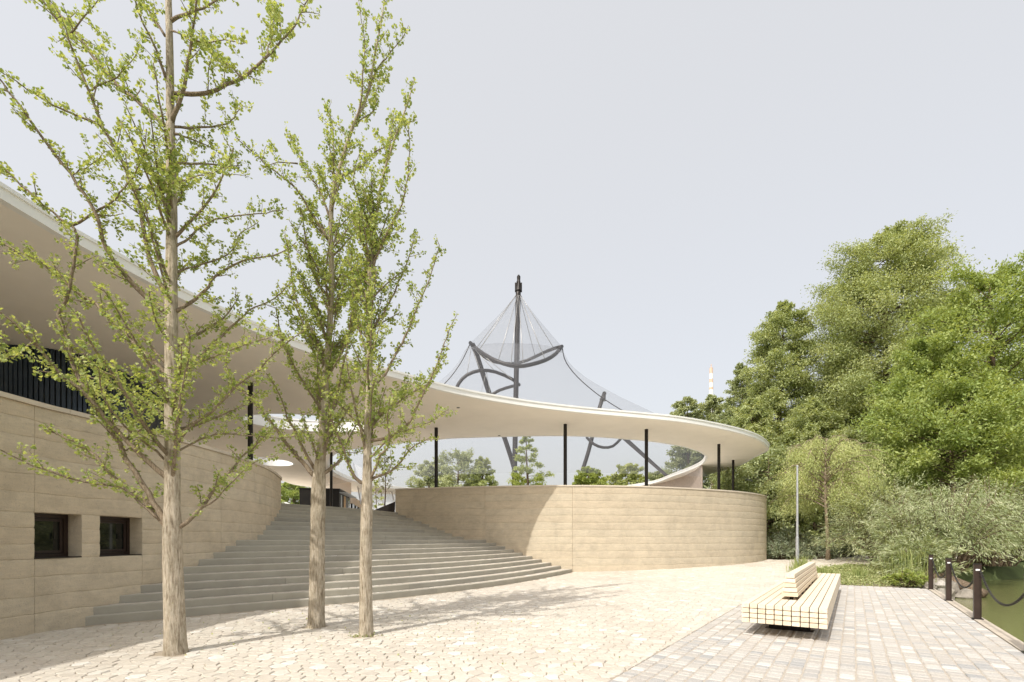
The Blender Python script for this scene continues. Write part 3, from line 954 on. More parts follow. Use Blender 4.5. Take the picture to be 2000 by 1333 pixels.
for px, py in cols[:7]:
    x, y = rim(px, py)
    zb = ZT - .01 if True else 0
    mb = MB(); mb.tube([(x, y, zb), (x, y, ZR + .002)], .085, 20); mb.tube([(x, y, zb), (x, y, zb + .02)], .14, 20)
    mb.build('column', M['steel'], canopy, smooth=False)
for px, py in ((895, 796.5), (975, 851)):
    x, y = rim(px, py); mb = MB(); mb.tube([(x, y, ZR - .012), (x, y, ZR + .02)], .07, 14); mb.build('downlight', M['steel'], canopy)
# small clips along the courtyard rim
# upper storey behind left parapet
up = empty('upper_storey', (-13, 13, ZT)); tag(up, 'dark blue ribbed metal upper storey behind the left parapet, under the canopy', 'building')
uc = resample(smooth_curve([(-34, 6), (-24, 10.3), (-18.5, 12.6), (-15.6, 13.5), (-13.7, 13.8), (-12.8, 14.6), (-12.85, 16), (-13.4, 17.9), (-14.4, 20.2), (-17, 22.2), (-22, 23)], .2), 330)
un = wall_normals(uc, 1)
bk = MB()
for i in range(len(uc) - 1):
    a, b = uc[i], uc[i + 1]; bk.poly([(*a, ZT), (*b, ZT), (*b, ZR), (*a, ZR)])
bk.build('wall', M['claddark'], up)
ribme = MB(); ribme.box((0, 0.03, (ZR - ZT) / 2), (.085, .06, ZR - ZT - .01))
ribm = ribme.mesh('cladding_rib', M['cladding'])
ribs = []
for i in range(110, 300, 1):
    t = uc[i + 1] - uc[i - 1]; a = math.atan2(t[1], t[0])
    o = bpy.data.objects.new('cladding_rib', ribm); COL.objects.link(o); o.parent = up
    p = uc[i] + un[i] * .01
    o.location = (p[0] + 13, p[1] - 13, 0); o.rotation_euler = (0, 0, a + math.pi)

# ------------------------------------------------------------------ buildings beyond the stairs
ks = empty('kiosk', (-13.5, 35, ZT)); tag(ks, 'black flat roofed kiosk box at the head of the stairs', 'kiosk')
def Wz(px, d, z): return Vector(((px - 1000) / F * d, d, z))
A = Wz(585, 35, ZT); B = Wz(663, 35.6, ZT); Cc = Wz(684, 40, ZT); D = Wz(610, 41, ZT)
zk = E + 99 / F * 35
mb = MB()
lo = [A, B, Cc, D]; hi = [Vector((p.x, p.y, zk)) for p in lo]
for i in range(4): mb.poly([lo[i], lo[(i + 1) % 4], hi[(i + 1) % 4], hi[i]])
mb.poly(hi); mb.build('body', M['black_panel'], ks)
rm_ = MB(); off = .05
rm_.v = [tuple(p + Vector(((-1 if i in (0, 3) else 1) * off, (-1 if i < 2 else 1) * off, z))) for z in (0.003, .07) for i, p in enumerate(hi)]
rm_.f = [(0, 3, 2, 1), (4, 5, 6, 7), (0, 1, 5, 4), (1, 2, 6, 5), (2, 3, 7, 6), (3, 0, 4, 7)]
rm_.build('roof_edge', M['steel'], ks)
t = (Cc - B).normalized(); nrm = Vector((t.y, -t.x, 0))
for f0, f1, mt, nm in ((.10, .16, 'galv', 'door_frame'), (.36, .52, 'timber_door', 'door'), (.62, .66, 'galv', 'door_frame'), (.74, .94, 'glass', 'window')):
    a = B + (Cc - B) * f0; b = B + (Cc - B) * f1; c = (a + b) / 2 + nrm * .02
    mb = MB(); mb.box((c.x, c.y, ZT + 1.02), ((b - a).length, .03, 2.0), (t, nrm, Vector((0, 0, 1)))); mb.build(nm, M[mt], ks)
mb = MB(); c = B + (Cc - B) * .5 + nrm * .25 + Vector((0, 0, 2.15)); mb.box(c, ((Cc - B).length, .5, .05), (t, nrm, Vector((0, 0, 1)))); mb.build('awning', M['galv'], ks)

hs = empty('pavilion', (-14, 46, ZT)); tag(hs, 'beige rendered pavilion band with glazed front behind the black kiosk', 'building')
def quadwall(name, mat, parent, p1, p2, z0, z1, th=.2):
    v1, v2 = Vector((p1[0], p1[1], 0)), Vector((p2[0], p2[1], 0)); t = (v2 - v1); L = t.length; t.normalize(); n = Vector((t.y, -t.x, 0))
    mb = MB(); c = (v1 + v2) / 2; mb.box((c.x, c.y, (z0 + z1) / 2), (L, th, z1 - z0), (t, n, Vector((0, 0, 1)))); return mb.build(name, M[mat], parent)
a_ = Wz(650, 43, 0); b_ = Wz(684, 47, 0); c_ = Wz(709, 58, 0)
quadwall('upper_wall', 'beige_wall', hs, (-15.7, 42.0), (b_.x, b_.y), ZT + 2.35, ZR - .01)
quadwall('upper_wall', 'beige_wall', hs, (b_.x, b_.y), (c_.x, c_.y), ZT + 2.2, ZT + 3.0)
quadwall('glazing', 'glass', hs, (b_.x + .1, b_.y), (c_.x, c_.y), ZT, ZT + 2.2, .06)
for k in range(5):
    p = b_ + (c_ - b_) * (k / 4 + .02)
    mb = MB(); mb.box((p.x + .12, p.y - .05, ZT + 1.1), (.14, .14, 2.2)); mb.build('mullion', M['steel'], hs)

# planter slope with red mulch left of the drum
pl = empty('planter', (-7.5, 26, ZT)); tag(pl, 'sloping planter of red bark mulch beside the left end of the drum', 'planter')
mb = MB()
pts = [Wz(722, 25.5, ZT + .02), Wz(771, 24.6, ZT + .02), Wz(772, 24.6, ZT + .62), Wz(722, 25.5, ZT + .14), Wz(728, 32, ZT + .5), Wz(790, 31, ZT + 1.35)]
mb.poly([pts[0], pts[1], pts[2], pts[3]]); mb.build('edging', M['steel'], pl)
mb = MB(); mb.poly([pts[3], pts[2], pts[5], pts[4]]); mb.build('mulch_bed', M['mulch'], pl)

# white tent roofs beyond
tn = MB(); b0 = W(535, 990, 60); 
tn.v = [tuple(W(540, 975, 60)), tuple(W(585, 990, 60)), tuple(W(530, 992, 58)), tuple(W(575, 992, 66)), tuple(W(520, 975, 66))]
tn.f = [(0, 2, 1), (0, 1, 3), (0, 3, 4), (0, 4, 2), (2, 4, 3, 1)]
o = tn.build('tent_roof', M['tent']); tag(o, 'low white tent roof showing past the left wall at the head of the stairs', 'tent')

# ------------------------------------------------------------------ aviary
av = empty('aviary', tuple(W(1008, 980, 52))); tag(av, 'tall net aviary hung from leaning masts with crescent hoops, rising behind the canopy', 'aviary')
def curve3(ctrl, step=.5): return [Vector(p) for p in smooth_curve([tuple(p) for p in ctrl], step)]
def tubec(name, ctrl, r, mat='mast', n=10, parent=av):
    mb = MB(); mb.tube(curve3(ctrl, .8) if len(ctrl) > 2 else ctrl, r, n); return mb.build(name, M[mat], parent, smooth=True)
D0 = 50
mtop = W(1012.5, 562, D0); mbot = W(1004, 985, D0)
tubec('mast', [mbot, W(1007.5, 780, D0), W(1010.5, 640, D0), mtop], .27)
mb = MB(); mb.tube([W(1012.5, 569, D0), W(1012.8, 556, D0), W(1013, 548, D0), W(1013, 541, D0), W(1013, 537.5, D0)], [.36, .22, .17, .19, .08], 12)
for a in range(6):
    an = a * math.pi / 3; c = W(1012.6, 560, D0)
    mb.box(c + Vector((math.cos(an) * .22, math.sin(an) * .22, -.1)), (.30, .04, 1.0), (Vector((math.cos(an), math.sin(an), 0)), Vector((-math.sin(an), math.cos(an), 0)), Vector((0, 0, 1))))
mb.build('mast_head', M['steel'], av)
front = [W(918.5, 670, D0), W(935, 685, D0 - 2.2), W(960, 701, D0 - 3.6), W(985, 711, D0 - 4.2), W(1010, 716, D0 - 4.4), W(1035, 713, D0 - 4.2), W(1065, 704, D0 - 3.2), W(1085, 692, D0 - 1.7), W(1097.5, 677, D0)]
back = [W(918.5, 670, D0), W(940, 693, D0 + 1.6), W(965, 707, D0 + 2.6), W(1000, 711, D0 + 3.0), W(1030, 704, D0 + 3), W(1060, 690, D0 + 2.2), W(1082, 681, D0 + 1.0), W(1097.5, 677, D0)]
tubec('hoop', front, .19); tubec('hoop', back, .17)
# second mast and its arched hoops
tubec('mast', [W(922, 672, D0), W(930, 690, D0 + .3), W(956, 770, D0 + 1.5), W(1000, 900, D0 + 4), W(1014, 960, D0 + 5)], .27)
tubec('hoop', [W(890, 762, D0 - 2), W(897, 748, D0 - 2), W(912, 733, D0 - 2), W(938, 724, D0 - 2), W(968, 727, D0 - 1), W(1000, 741, D0), W(1014, 752, D0 + 1)], .17)
tubec('hoop', [W(955, 775, D0 + 4), W(975, 763, D0 + 4), W(1000, 755, D0 + 3), W(1014, 752, D0 + 1)], .17)
# third mast with small crescent
tubec('mast', [W(1181, 767, D0 + 8), W(1170, 800, D0 + 8), W(1150, 880, D0 + 8), W(1136, 925, D0 + 8), W(1128, 960, D0 + 8)], .24)
mb = MB(); mb.tube([W(1177, 782, D0 + 8), W(1180, 772, D0 + 8), W(1181.5, 765, D0 + 8)], [.4, .2, .07], 8); mb.build('mast_head', M['steel'], av)
tubec('hoop', [W(1146, 855, D0 + 6), W(1160, 868, D0 + 5), W(1178, 874.5, D0 + 5), W(1197, 872, D0 + 5), W(1212, 858, D0 + 6)], .16)
# a broad strap of gathered net running to the ground on the right
mb = MB(); a, b = W(1215, 858, 56), W(1228, 858, 56); c, d = W(1309, 932, 50), W(1304, 936, 50)
mb.poly([a, b, c, d]); mb.build('net_strap', M['mast'], av)
# cables
F3, B3 = curve3(front, .8), curve3(back, .8)
for f in (.18, .36, .52, .62, .82):
    p = F3[int(f * (len(F3) - 1))]; tubec('cable', [W(1012.5, 570, D0), p], .035, 'cable', 5)
for f in (.1, .5, .7, .9):
    p = B3[int(f * (len(B3) - 1))]; tubec('cable', [W(1012.5, 570, D0), p], .03, 'cable', 5)
for px, py in ((912, 733), (938, 724), (968, 727), (1000, 741)): tubec('cable', [W(921, 676, D0), W(px, py, D0 - 1)], .03, 'cable', 5)
for px in (960, 985): tubec('cable', [W(950, 727 if px < 970 else 725, D0 - 1.5), W(px - 25, 785, D0)], .02, 'cable', 4)
# net: lofted rings
nF = 40
def loop_from(fr, bk_):
    a = resample([tuple(p) for p in fr], nF // 2 + 1)[:-1]; b = resample([tuple(p) for p in bk_][::-1], nF // 2 + 1)[:-1]
    return np.concatenate([a, b])
hoop = loop_from(F3, B3)
apex = np.array(W(1012.5, 570, D0))
def loft(name, rings, mat, closed=True):
    mb = MB(); m = len(rings[0])
    for r_ in rings: mb.v += [tuple(p) for p in r_]
    for i in range(len(rings) - 1):
        for k in range(m if closed else m - 1):
            k2 = (k + 1) % m; mb.f.append((i * m + k, i * m + k2, (i + 1) * m + k2, (i + 1) * m + k))
    return mb.build(name, M[mat], av, smooth=True)
cone = []
for t in np.linspace(0, 1, 12):
    w = t ** 1.12
    rr = apex * (1 - t) + hoop * t
    cx = apex[:2]
    rr = np.array([[cx[0] + (hoop[i][0] - cx[0]) * w + (.25 if t == 0 else 0) * math.cos(i / nF * 6.28), cx[1] + (hoop[i][1] - cx[1]) * w, apex[2] * (1 - t) + hoop[i][2] * t] for i in range(nF)])
    cone.append(rr)
loft('top_net', cone, 'net')
def ringz(L, Rr, y, dn, df, cy):
    # ring through left px L and right px R at height of pixel row y; depth nearer/farther
    lp, rp = W(L, y, D0), W(Rr, y, D0); cx = (lp.x + rp.x) / 2; a = (rp.x - lp.x) / 2
    out = []
    for i in range(nF):
        th = math.pi - 2 * math.pi * (i / nF) * 1.0
        # start at left end, travel along the front to the right, back behind
        th = math.pi + 2 * math.pi * i / nF
        x = cx + a * math.cos(th); yy = D0 + (dn if math.sin(th) < 0 else df) * abs(math.sin(th)) * (-1 if math.sin(th) < 0 else 1)
        out.append((x, yy, lp.z))
    return np.array(out)
prof = [(905, 1102, 700, 5, 4), (894, 1112, 718, 5.4, 5), (880, 1128, 737, 6, 6.5), (861, 1150, 757, 7, 9), (838, 1180, 780, 8.5, 12), (805, 1222, 806, 10, 15), (765, 1285, 840, 12, 19), (720, 1350, 880, 14, 23), (670, 1430, 930, 16, 27), (640, 1480, 968, 17, 29)]
rings = [hoop] + [ringz(*p, 0) for p in prof]
r1 = rings[1]
rings[1] = r1 * .5 + (hoop + (r1 - hoop) * np.array([1, 1, .6])) * .5
loft('side_net', rings, 'net')
inn = []
for (l, r_, y, dn, df) in ((922, 955, 690, 1, 1), (905, 990, 735, 3, 3), (890, 1030, 765, 4, 4), (860, 1060, 810, 6, 6)):
    inn.append(ringz(l, r_, y, dn, df, 0))

tubec('edge_cable', [W(p[1], p[2], D0) for p in [(0, 1098, 677)] + [(0, q[1], q[2]) for q in prof[:7]]], .05, 'mast', 5)
tubec('edge_cable', [W(p[1], p[2], D0) for p in [(0, 918.5, 671)] + [(0, q[0], q[2]) for q in prof[:6]]], .05, 'mast', 5)

mb = MB(); ps = [[W(690 + 24 * i + 3 * j, 905 + i * (13 - j * 0.5) + j * 16, 60 - 3 * j) for j in range(6)] for i in range(6)]
for i in range(5):
    for j in range(5): mb.poly([ps[i][j], ps[i + 1][j], ps[i + 1][j + 1], ps[i][j + 1]])
m_, nt_, b_2, o_2 = new_mat('pale_net')
b_2.inputs['Base Color'].default_value = (0.70, 0.70, 0.70, 1); b_2.inputs['Roughness'].default_value = .8
tp_ = nt_.nodes.new('ShaderNodeBsdfTransparent'); mx_ = nt_.nodes.new('ShaderNodeMixShader'); mx_.inputs[0].default_value = .45
nt_.links.new(tp_.outputs[0], mx_.inputs[1]); nt_.links.new(b_2.outputs[0], mx_.inputs[2]); nt_.links.new(mx_.outputs[0], o_2.inputs[0])
mb.build('net_roof', m_, av, smooth=True)
for i in range(6): tubec('net_rib', [ps[i][0], ps[i][5]], .06, 'cable', 5)

# chimney far away
ch = empty('chimney', tuple(Wz(1389, 620, 0))); tag(ch, 'slim red and white banded chimney far beyond the trees', 'chimney')
def zat(py, d): return E + (HOR - py) / F * d
c = Wz(1389, 620, 0)
bands = [(1000, 762, 'chim_white'), (762, 757, 'chim_hazed_red'), (757, 748, 'chim_white'), (748, 741, 'chim_hazed_red'), (741, 730, 'chim_white'), (730, 719, 'chim_hazed_red')]
for b0_, b1_, mt in bands:
    r0_ = 1.95 + (b0_ - 719) * .012; r1_ = 1.95 + (b1_ - 719) * .012
    mb = MB(); mb.tube([(c.x, c.y, zat(b0_, 620)), (c.x, c.y, zat(b1_, 620) - .02)], [r0_, r1_], 16); mb.build('band', M[mt], ch)
mb = MB(); mb.tube([(c.x, c.y, zat(719, 620)), (c.x, c.y, zat(712, 620))], .5, 8); mb.build('lightning_rod', M['chim_hazed_red'], ch)

# ------------------------------------------------------------------ bench
bx, by = uv2w(12.7, -.87)
bench = empty('bench', (bx, by, 0)); tag(bench, 'long backed bench of stacked pale timber slats on the grey paving', 'bench')
BU0, BU1, BV0, BV1, BT, LH = 8.3, 17.05, -1.44, -.30, .505, .076
pw = (BV1 - BV0) / 10
def slat(u0, u1, v, z, w, h, name='slat'):
    mb = MB(); c = ((u1 - u0) / 2, 0, 0)
    # chamfered bar along u, built round its own centre
    hw, hh, ch_ = w / 2, h / 2, .004; L = (u1 - u0) / 2
    sec = [(-hw + ch_, -hh), (hw - ch_, -hh), (hw, -hh + ch_), (hw, hh - ch_), (hw - ch_, hh), (-hw + ch_, hh), (-hw, hh - ch_), (-hw, -hh + ch_)]
    for s_ in (-L, L):
        for a, b in sec:
            p = UU * s_ + VV * a; mb.v.append((p[0], p[1], b))
    for k in range(8): mb.f.append((k, (k + 1) % 8, 8 + (k + 1) % 8, 8 + k))
    mb.f.append(tuple(reversed(range(8)))); mb.f.append(tuple(range(8, 16)))
    me = mb.mesh(name, M['wood'])
    o = bpy.data.objects.new(name, me); COL.objects.link(o); o.parent = bench
    p = uv2w((u0 + u1) / 2, v); o.location = (p[0] - bx, p[1] - by, z)
    return o
for lay in range(4):
    for c in range(10):
        v = BV0 + (c + .5) * pw; z = BT - LH * (lay + .5) + .0
        jit = random.uniform(-.003, .003)
        h = LH - .011
        if lay < 2 and c in (4, 5):
            slat(BU0 + jit, 9.2, v, z, pw - .012, h); slat(14.95, BU1 + jit, v, z, pw - .012, h)
        else: slat(BU0 + jit, BU1 + jit, v, z, pw - .012, h)
vc = (BV0 + BV1) / 2
wb = [.235, .21, .185, .16, .135]
for k in range(5):
    z = .575 + k * .078
    slat(9.3, 14.8, vc, z, wb[k], .066, 'back_slat')
mb = MB()
for u in np.arange(9.6, 14.8, .98):
    p = uv2w(u, vc); mb.box((p[0], p[1], .64), (.012, .06, .52), ax3)
o = mb.build('back_bracket', M['steel'], bench)
for u in (9.25, 12.7, 16.1):
    mb = MB(); p = uv2w(u, vc)
    mb.box((p[0], p[1], .10), (.10, .60, .20), ax3); mb.box((p[0], p[1], .188), (.16, 1.0, .024), ax3); mb.box((p[0], p[1], .008), (.2, .7, .012), ax3)
    mb.build('foot', M['steel'], bench)

# ------------------------------------------------------------------ bollards and chains
BOLU = [9.1, 12.45, 15.8, 19.1]
blabel = ['brown square bollard nearest the frame edge at the quay, holding the chain end', 'nearest brown bollard in view with a white tag, at the water edge', 'middle brown bollard of the row along the quay', 'farthest brown bollard, beside the waterside planting and rocks']
VB = 1.90
def bollard(u, label):
    p = uv2w(u, VB); root = empty('bollard', (p[0], p[1], 0.005)); tag(root, label, 'bollard', 'bollards along the quay')
    mb = MB(); mb.box((p[0], p[1], .52), (.105, .105, 1.03), ax3); mb.build('post', M['post'], root)
    mb = MB(); mb.box((p[0], p[1], 1.037), (.115, .115, .014), ax3); mb.build('cap', M['steel'], root)
    q = uv2w(u - .0545, VB); mb = MB(); mb.box((q[0], q[1], .93), (.004, .06, .032), ax3); mb.build('tag', M['white_tag'], root)
    mb = MB(); mb.box((p[0], p[1], .012), (.16, .16, .014), ax3); mb.build('base_plate', M['steel'], root)
for u, l in zip(BOLU, blabel): bollard(u, l)
lk = MB()
ringpts = []
def link_mesh():
    mb = MB(); pts = []
    n = 10
    for i in range(n):
        a = 2 * math.pi * i / n
        pts.append(Vector((.030 * math.cos(a) * 1.25, .017 * math.sin(a), 0)))
    m = len(pts); r_ = .0058; base = []
    for i, p in enumerate(pts):
        t = (pts[(i + 1) % m] - pts[i - 1]).normalized(); a = Vector((0, 0, 1)); b = t.cross(a)
        for k in range(5):
            an = 2 * math.pi * k / 5; mb.v.append(tuple(p + a * math.cos(an) * r_ + b * math.sin(an) * r_))
    for i in range(m):
        for k in range(5):
            i2, k2 = (i + 1) % m, (k + 1) % 5; mb.f.append((i * 5 + k, i2 * 5 + k, i2 * 5 + k2, i * 5 + k2))
    return mb.mesh('chain_link', M['mast'])
lme = link_mesh()
clab = ['dark iron chain sagging from the nearest visible bollard out of frame', 'dark iron chain between the nearest and the middle bollard', 'dark iron chain between the middle and the farthest bollard']
for (ua, ub), lb in zip(((9.1, 12.45), (12.45, 15.8), (15.8, 19.1)), clab):
    a = Vector((*uv2w(ua + .06, VB + .03), .93)); b = Vector((*uv2w(ub - .06, VB + .03), .93))
    root = empty('chain', tuple((a + b) / 2 - Vector((0, 0, .5)))); tag(root, lb, 'chain', 'chains between the bollards')
    sag = .46; N_ = 72; pts = [a.lerp(b, t) - Vector((0, 0, sag * 4 * t * (1 - t))) for t in np.linspace(0, 1, 400)]
    s = [0]
    for i in range(1, 400): s.append(s[-1] + (pts[i] - pts[i - 1]).length)
    for k in range(N_):
        t = (k + .5) / N_ * s[-1]; i = int(np.searchsorted(s, t)) ; i = min(398, max(1, i))
        d = (pts[i + 1] - pts[i - 1]).normalized()
        o = bpy.data.objects.new('chain_link', lme); COL.objects.link(o); o.parent = root
        o.location = pts[i] - root.location
        q = d.to_track_quat('X', 'Z')
        from mathutils import Quaternion
        o.rotation_mode = 'QUATERNION'; o.rotation_quaternion = q @ Quaternion((1, 0, 0), math.pi / 2 * (k % 2) + .3)

# lamp post
lx_, ly_ = 13.4, 22.7
zb = g(lx_, ly_)
lp = empty('lamp_post', (lx_, ly_, zb)); tag(lp, 'slim galvanised grey lamp post behind the bench', 'lamp post')
mb = MB(); ht = E + (HOR - 912) / F * ly_
mb.tube([(lx_, ly_, zb - .02), (lx_, ly_, zb + 1.4), (lx_, ly_, zb + 1.42)], [.074, .072, .055], 16); mb.tube([(lx_, ly_, zb + 1.42), (lx_, ly_, ht)], [.055, .038], 16)
mb.build('pole', M['galv'], lp)
mb = MB(); mb.tube([(lx_, ly_, ht), (lx_, ly_, ht + .06)], [.055, .05], 14); mb.build('lamp_cap', M['galv'], lp)
mb = MB(); mb.box((lx_, ly_ - .074, zb + .7), (.07, .02, .3)); mb.build('service_door', M['galv'], lp)

# ------------------------------------------------------------------ ginkgo trees
def ginkgo(name, label, base, trunk_px, trunk_w, limbs, extra, d0, seed, leafsize, dens, twig_len, crown_env=None, spread=1.0):
    rr = random.Random(seed); s0 = F / d0 * math.hypot(base[0], base[1]) / base[1]
    root = empty(name, base); tag(root, label, 'tree', 'young ginkgo trees on the plaza')
    P3 = [W(px, py, d0) for px, py in trunk_px]
    P3[0].z = -0.03
    ctrl = smooth_curve([(p.x, p.y, p.z, w / s0 / 2) for p, w in zip(P3, trunk_w)], .12)
    mb = MB(); ring = 20; nn_ = len(ctrl)
    for i, c in enumerate(ctrl):
        fl = max(0, 1 - c[2] / .35)
        for k in range(ring):
            an = 2 * math.pi * k / ring
            r_ = c[3] * (1 + .05 * math.sin(3 * an + i * .11) + .035 * math.sin(7 * an - i * .35) + .02 * rr.uniform(-1, 1)) * (1 + .12 * fl * fl * (1 + .5 * math.sin(4 * an + seed)))
            mb.v.append((c[0] + math.cos(an) * r_, c[1] + math.sin(an) * r_, c[2]))
    for i in range(nn_ - 1):
        for k in range(ring):
            k2 = (k + 1) % ring; mb.f.append((i * ring + k, i * ring + k2, (i + 1) * ring + k2, (i + 1) * ring + k))
    mb.build('trunk', M['bark'], root, smooth=True)
    tw = MB(); spurs = []       # (pos, outward dir)
    def grow(pts, r0, level):
        """pts: list of Vector; adds spurs and side twigs"""
        L = sum((b - a).length for a, b in zip(pts[:-1], pts[1:]))
        acc = 0; step = .043 / dens
        nxt = .10 if level == 0 else .03; nt = rr.uniform(.15, .3)
        for a, b in zip(pts[:-1], pts[1:]):
            sl = (b - a).length
            if sl < 1e-5: continue
            t = (b - a) / sl
            while nxt < acc + sl:
                p = a + t * (nxt - acc)
                frac = nxt / L
                if not (level == 0 and frac < .12):
                    o = Vector((rr.gauss(0, 1), rr.gauss(0, 1), rr.gauss(0, 1))); o = (o - t * o.dot(t)).normalized()
                    spurs.append((p + o * .012, o * .8 + t * .25, t))
                nxt += step * rr.uniform(.6, 1.5)
            while level < 2 and nt < acc + sl:
                p = a + t * (nt - acc); frac = nt / L
                if frac > (.14 if level == 0 else .2):
                    o = Vector((rr.gauss(0, 1), rr.gauss(0, 1), rr.gauss(0, .6) + .35)); o = (o - t * o.dot(t)).normalized()
                    d = (o * .8 + t * rr.uniform(.3, .9)).normalized()
                    l = twig_len * rr.uniform(.35, 1.2) * (1 - .55 * frac) * (1 if level == 0 else .5)
                    q = [p]; dd = d.copy()
                    for _ in range(4):
                        dd = (dd + Vector((rr.gauss(0, .13), rr.gauss(0, .13), rr.gauss(0, .1) + .06))).normalized()
                        q.append(q[-1] + dd * l / 4)
                    rt = max(.003, min(r0 * .3, .009)) * (1 if level == 0 else .7)
                    tw.tube(q, [rt, rt * .85, rt * .7, rt * .55, rt * .35], 4, cap=False)
                    grow(q, rt, level + 1)
                nt += (.22 if level == 0 else .15) / dens * rr.uniform(.6, 1.5)
            acc += sl
    lead = [Vector(c[:3]) for c in ctrl if c[3] < .036]
    if len(lead) > 3: grow([p + Vector((rr.gauss(0, .004), rr.gauss(0, .004), 0)) for p in lead], .02, 0)
    for (pts, w0, dd) in limbs:
        n_ = len(pts); q = []
        cum = [0]
        for a, b in zip(pts[:-1], pts[1:]): cum.append(cum[-1] + math.hypot(b[0] - a[0], b[1] - a[1]))
        for (px, py), c in zip(pts, cum): q.append(tuple(W(px, py, d0 + dd * (c / cum[-1]) ** 1.1)))
        cv = [Vector(p) for p in smooth_curve(q, .10)]
        m_ = len(cv); r0 = w0 / s0 / 2
        jit = [cv[0]] + [p + Vector((rr.gauss(0, .006), rr.gauss(0, .006), rr.gauss(0, .006))) for p in cv[1:]]
        lb = MB(); lb.tube(jit, [r0 * (1 - .82 * (i / (m_ - 1)) ** .8) + .0015 for i in range(m_)], 8)
        lb.build('limb', M['limb'], root, smooth=True)
        grow(jit, r0, 0)
    # further limbs fill the crown in depth
    tz = [c for c in ctrl]
    for k in range(extra['n']):
        z = rr.uniform(extra['z0'], extra['z1']); c = min(ctrl, key=lambda q_: abs(q_[2] - z))
        az = rr.uniform(0, 2 * math.pi); fr = (z - extra['z0']) / (extra['z1'] - extra['z0'])
        L = extra['L'] * (1 - extra['taper'] * fr) * rr.uniform(.6, 1.1)
        if extra.get('depth'):          # mostly towards / away from the camera
            az = rr.choice((1, -1)) * math.pi / 2 + rr.gauss(0, .45)
        el = extra['el'] + rr.gauss(0, .12)
        d = Vector((math.cos(az) * math.cos(el), math.sin(az) * math.cos(el), math.sin(el)))
        p = Vector(c[:3]); q = [p]; n_ = max(5, int(L / .14))
        for _ in range(n_):
            d = (d + Vector((rr.gauss(0, .07), rr.gauss(0, .07), rr.gauss(0, .05) + extra['lift']))).normalized()
            q.append(q[-1] + d * L / n_)
        r0 = min(c[3] * .45, .006 + L * .011)
        lb = MB(); lb.tube(q, [r0 * (1 - .82 * i / n_) + .0015 for i in range(n_ + 1)], 7); lb.build('limb', M['limb'], root, smooth=True)
        grow(q, r0, 0)
    tag(tw.build('twigs', M['limb'], root), kind='stuff')
    pos, dr, rd = [], [], []
    for p, o, t in spurs:
        base_v = rr.uniform(.15, .85)
        for _ in range(rr.randint(3, 5)):
            d = (o + Vector((rr.gauss(0, .65), rr.gauss(0, .65), rr.gauss(0, .65)))).normalized()
            st_ = rr.uniform(.004, .028)
            pos.append(tuple(p + d * st_)); dr.append(tuple(d)); rd.append(base_v + rr.uniform(-.25, .25))
    tag(leaf_object('leaves', pos, leafsize, M['ginkgo'], root, up=.5, shape='fan', dirs=dr, rnd=np.array(rd)), kind='stuff')
    print(name, len(pos), 'leaves')

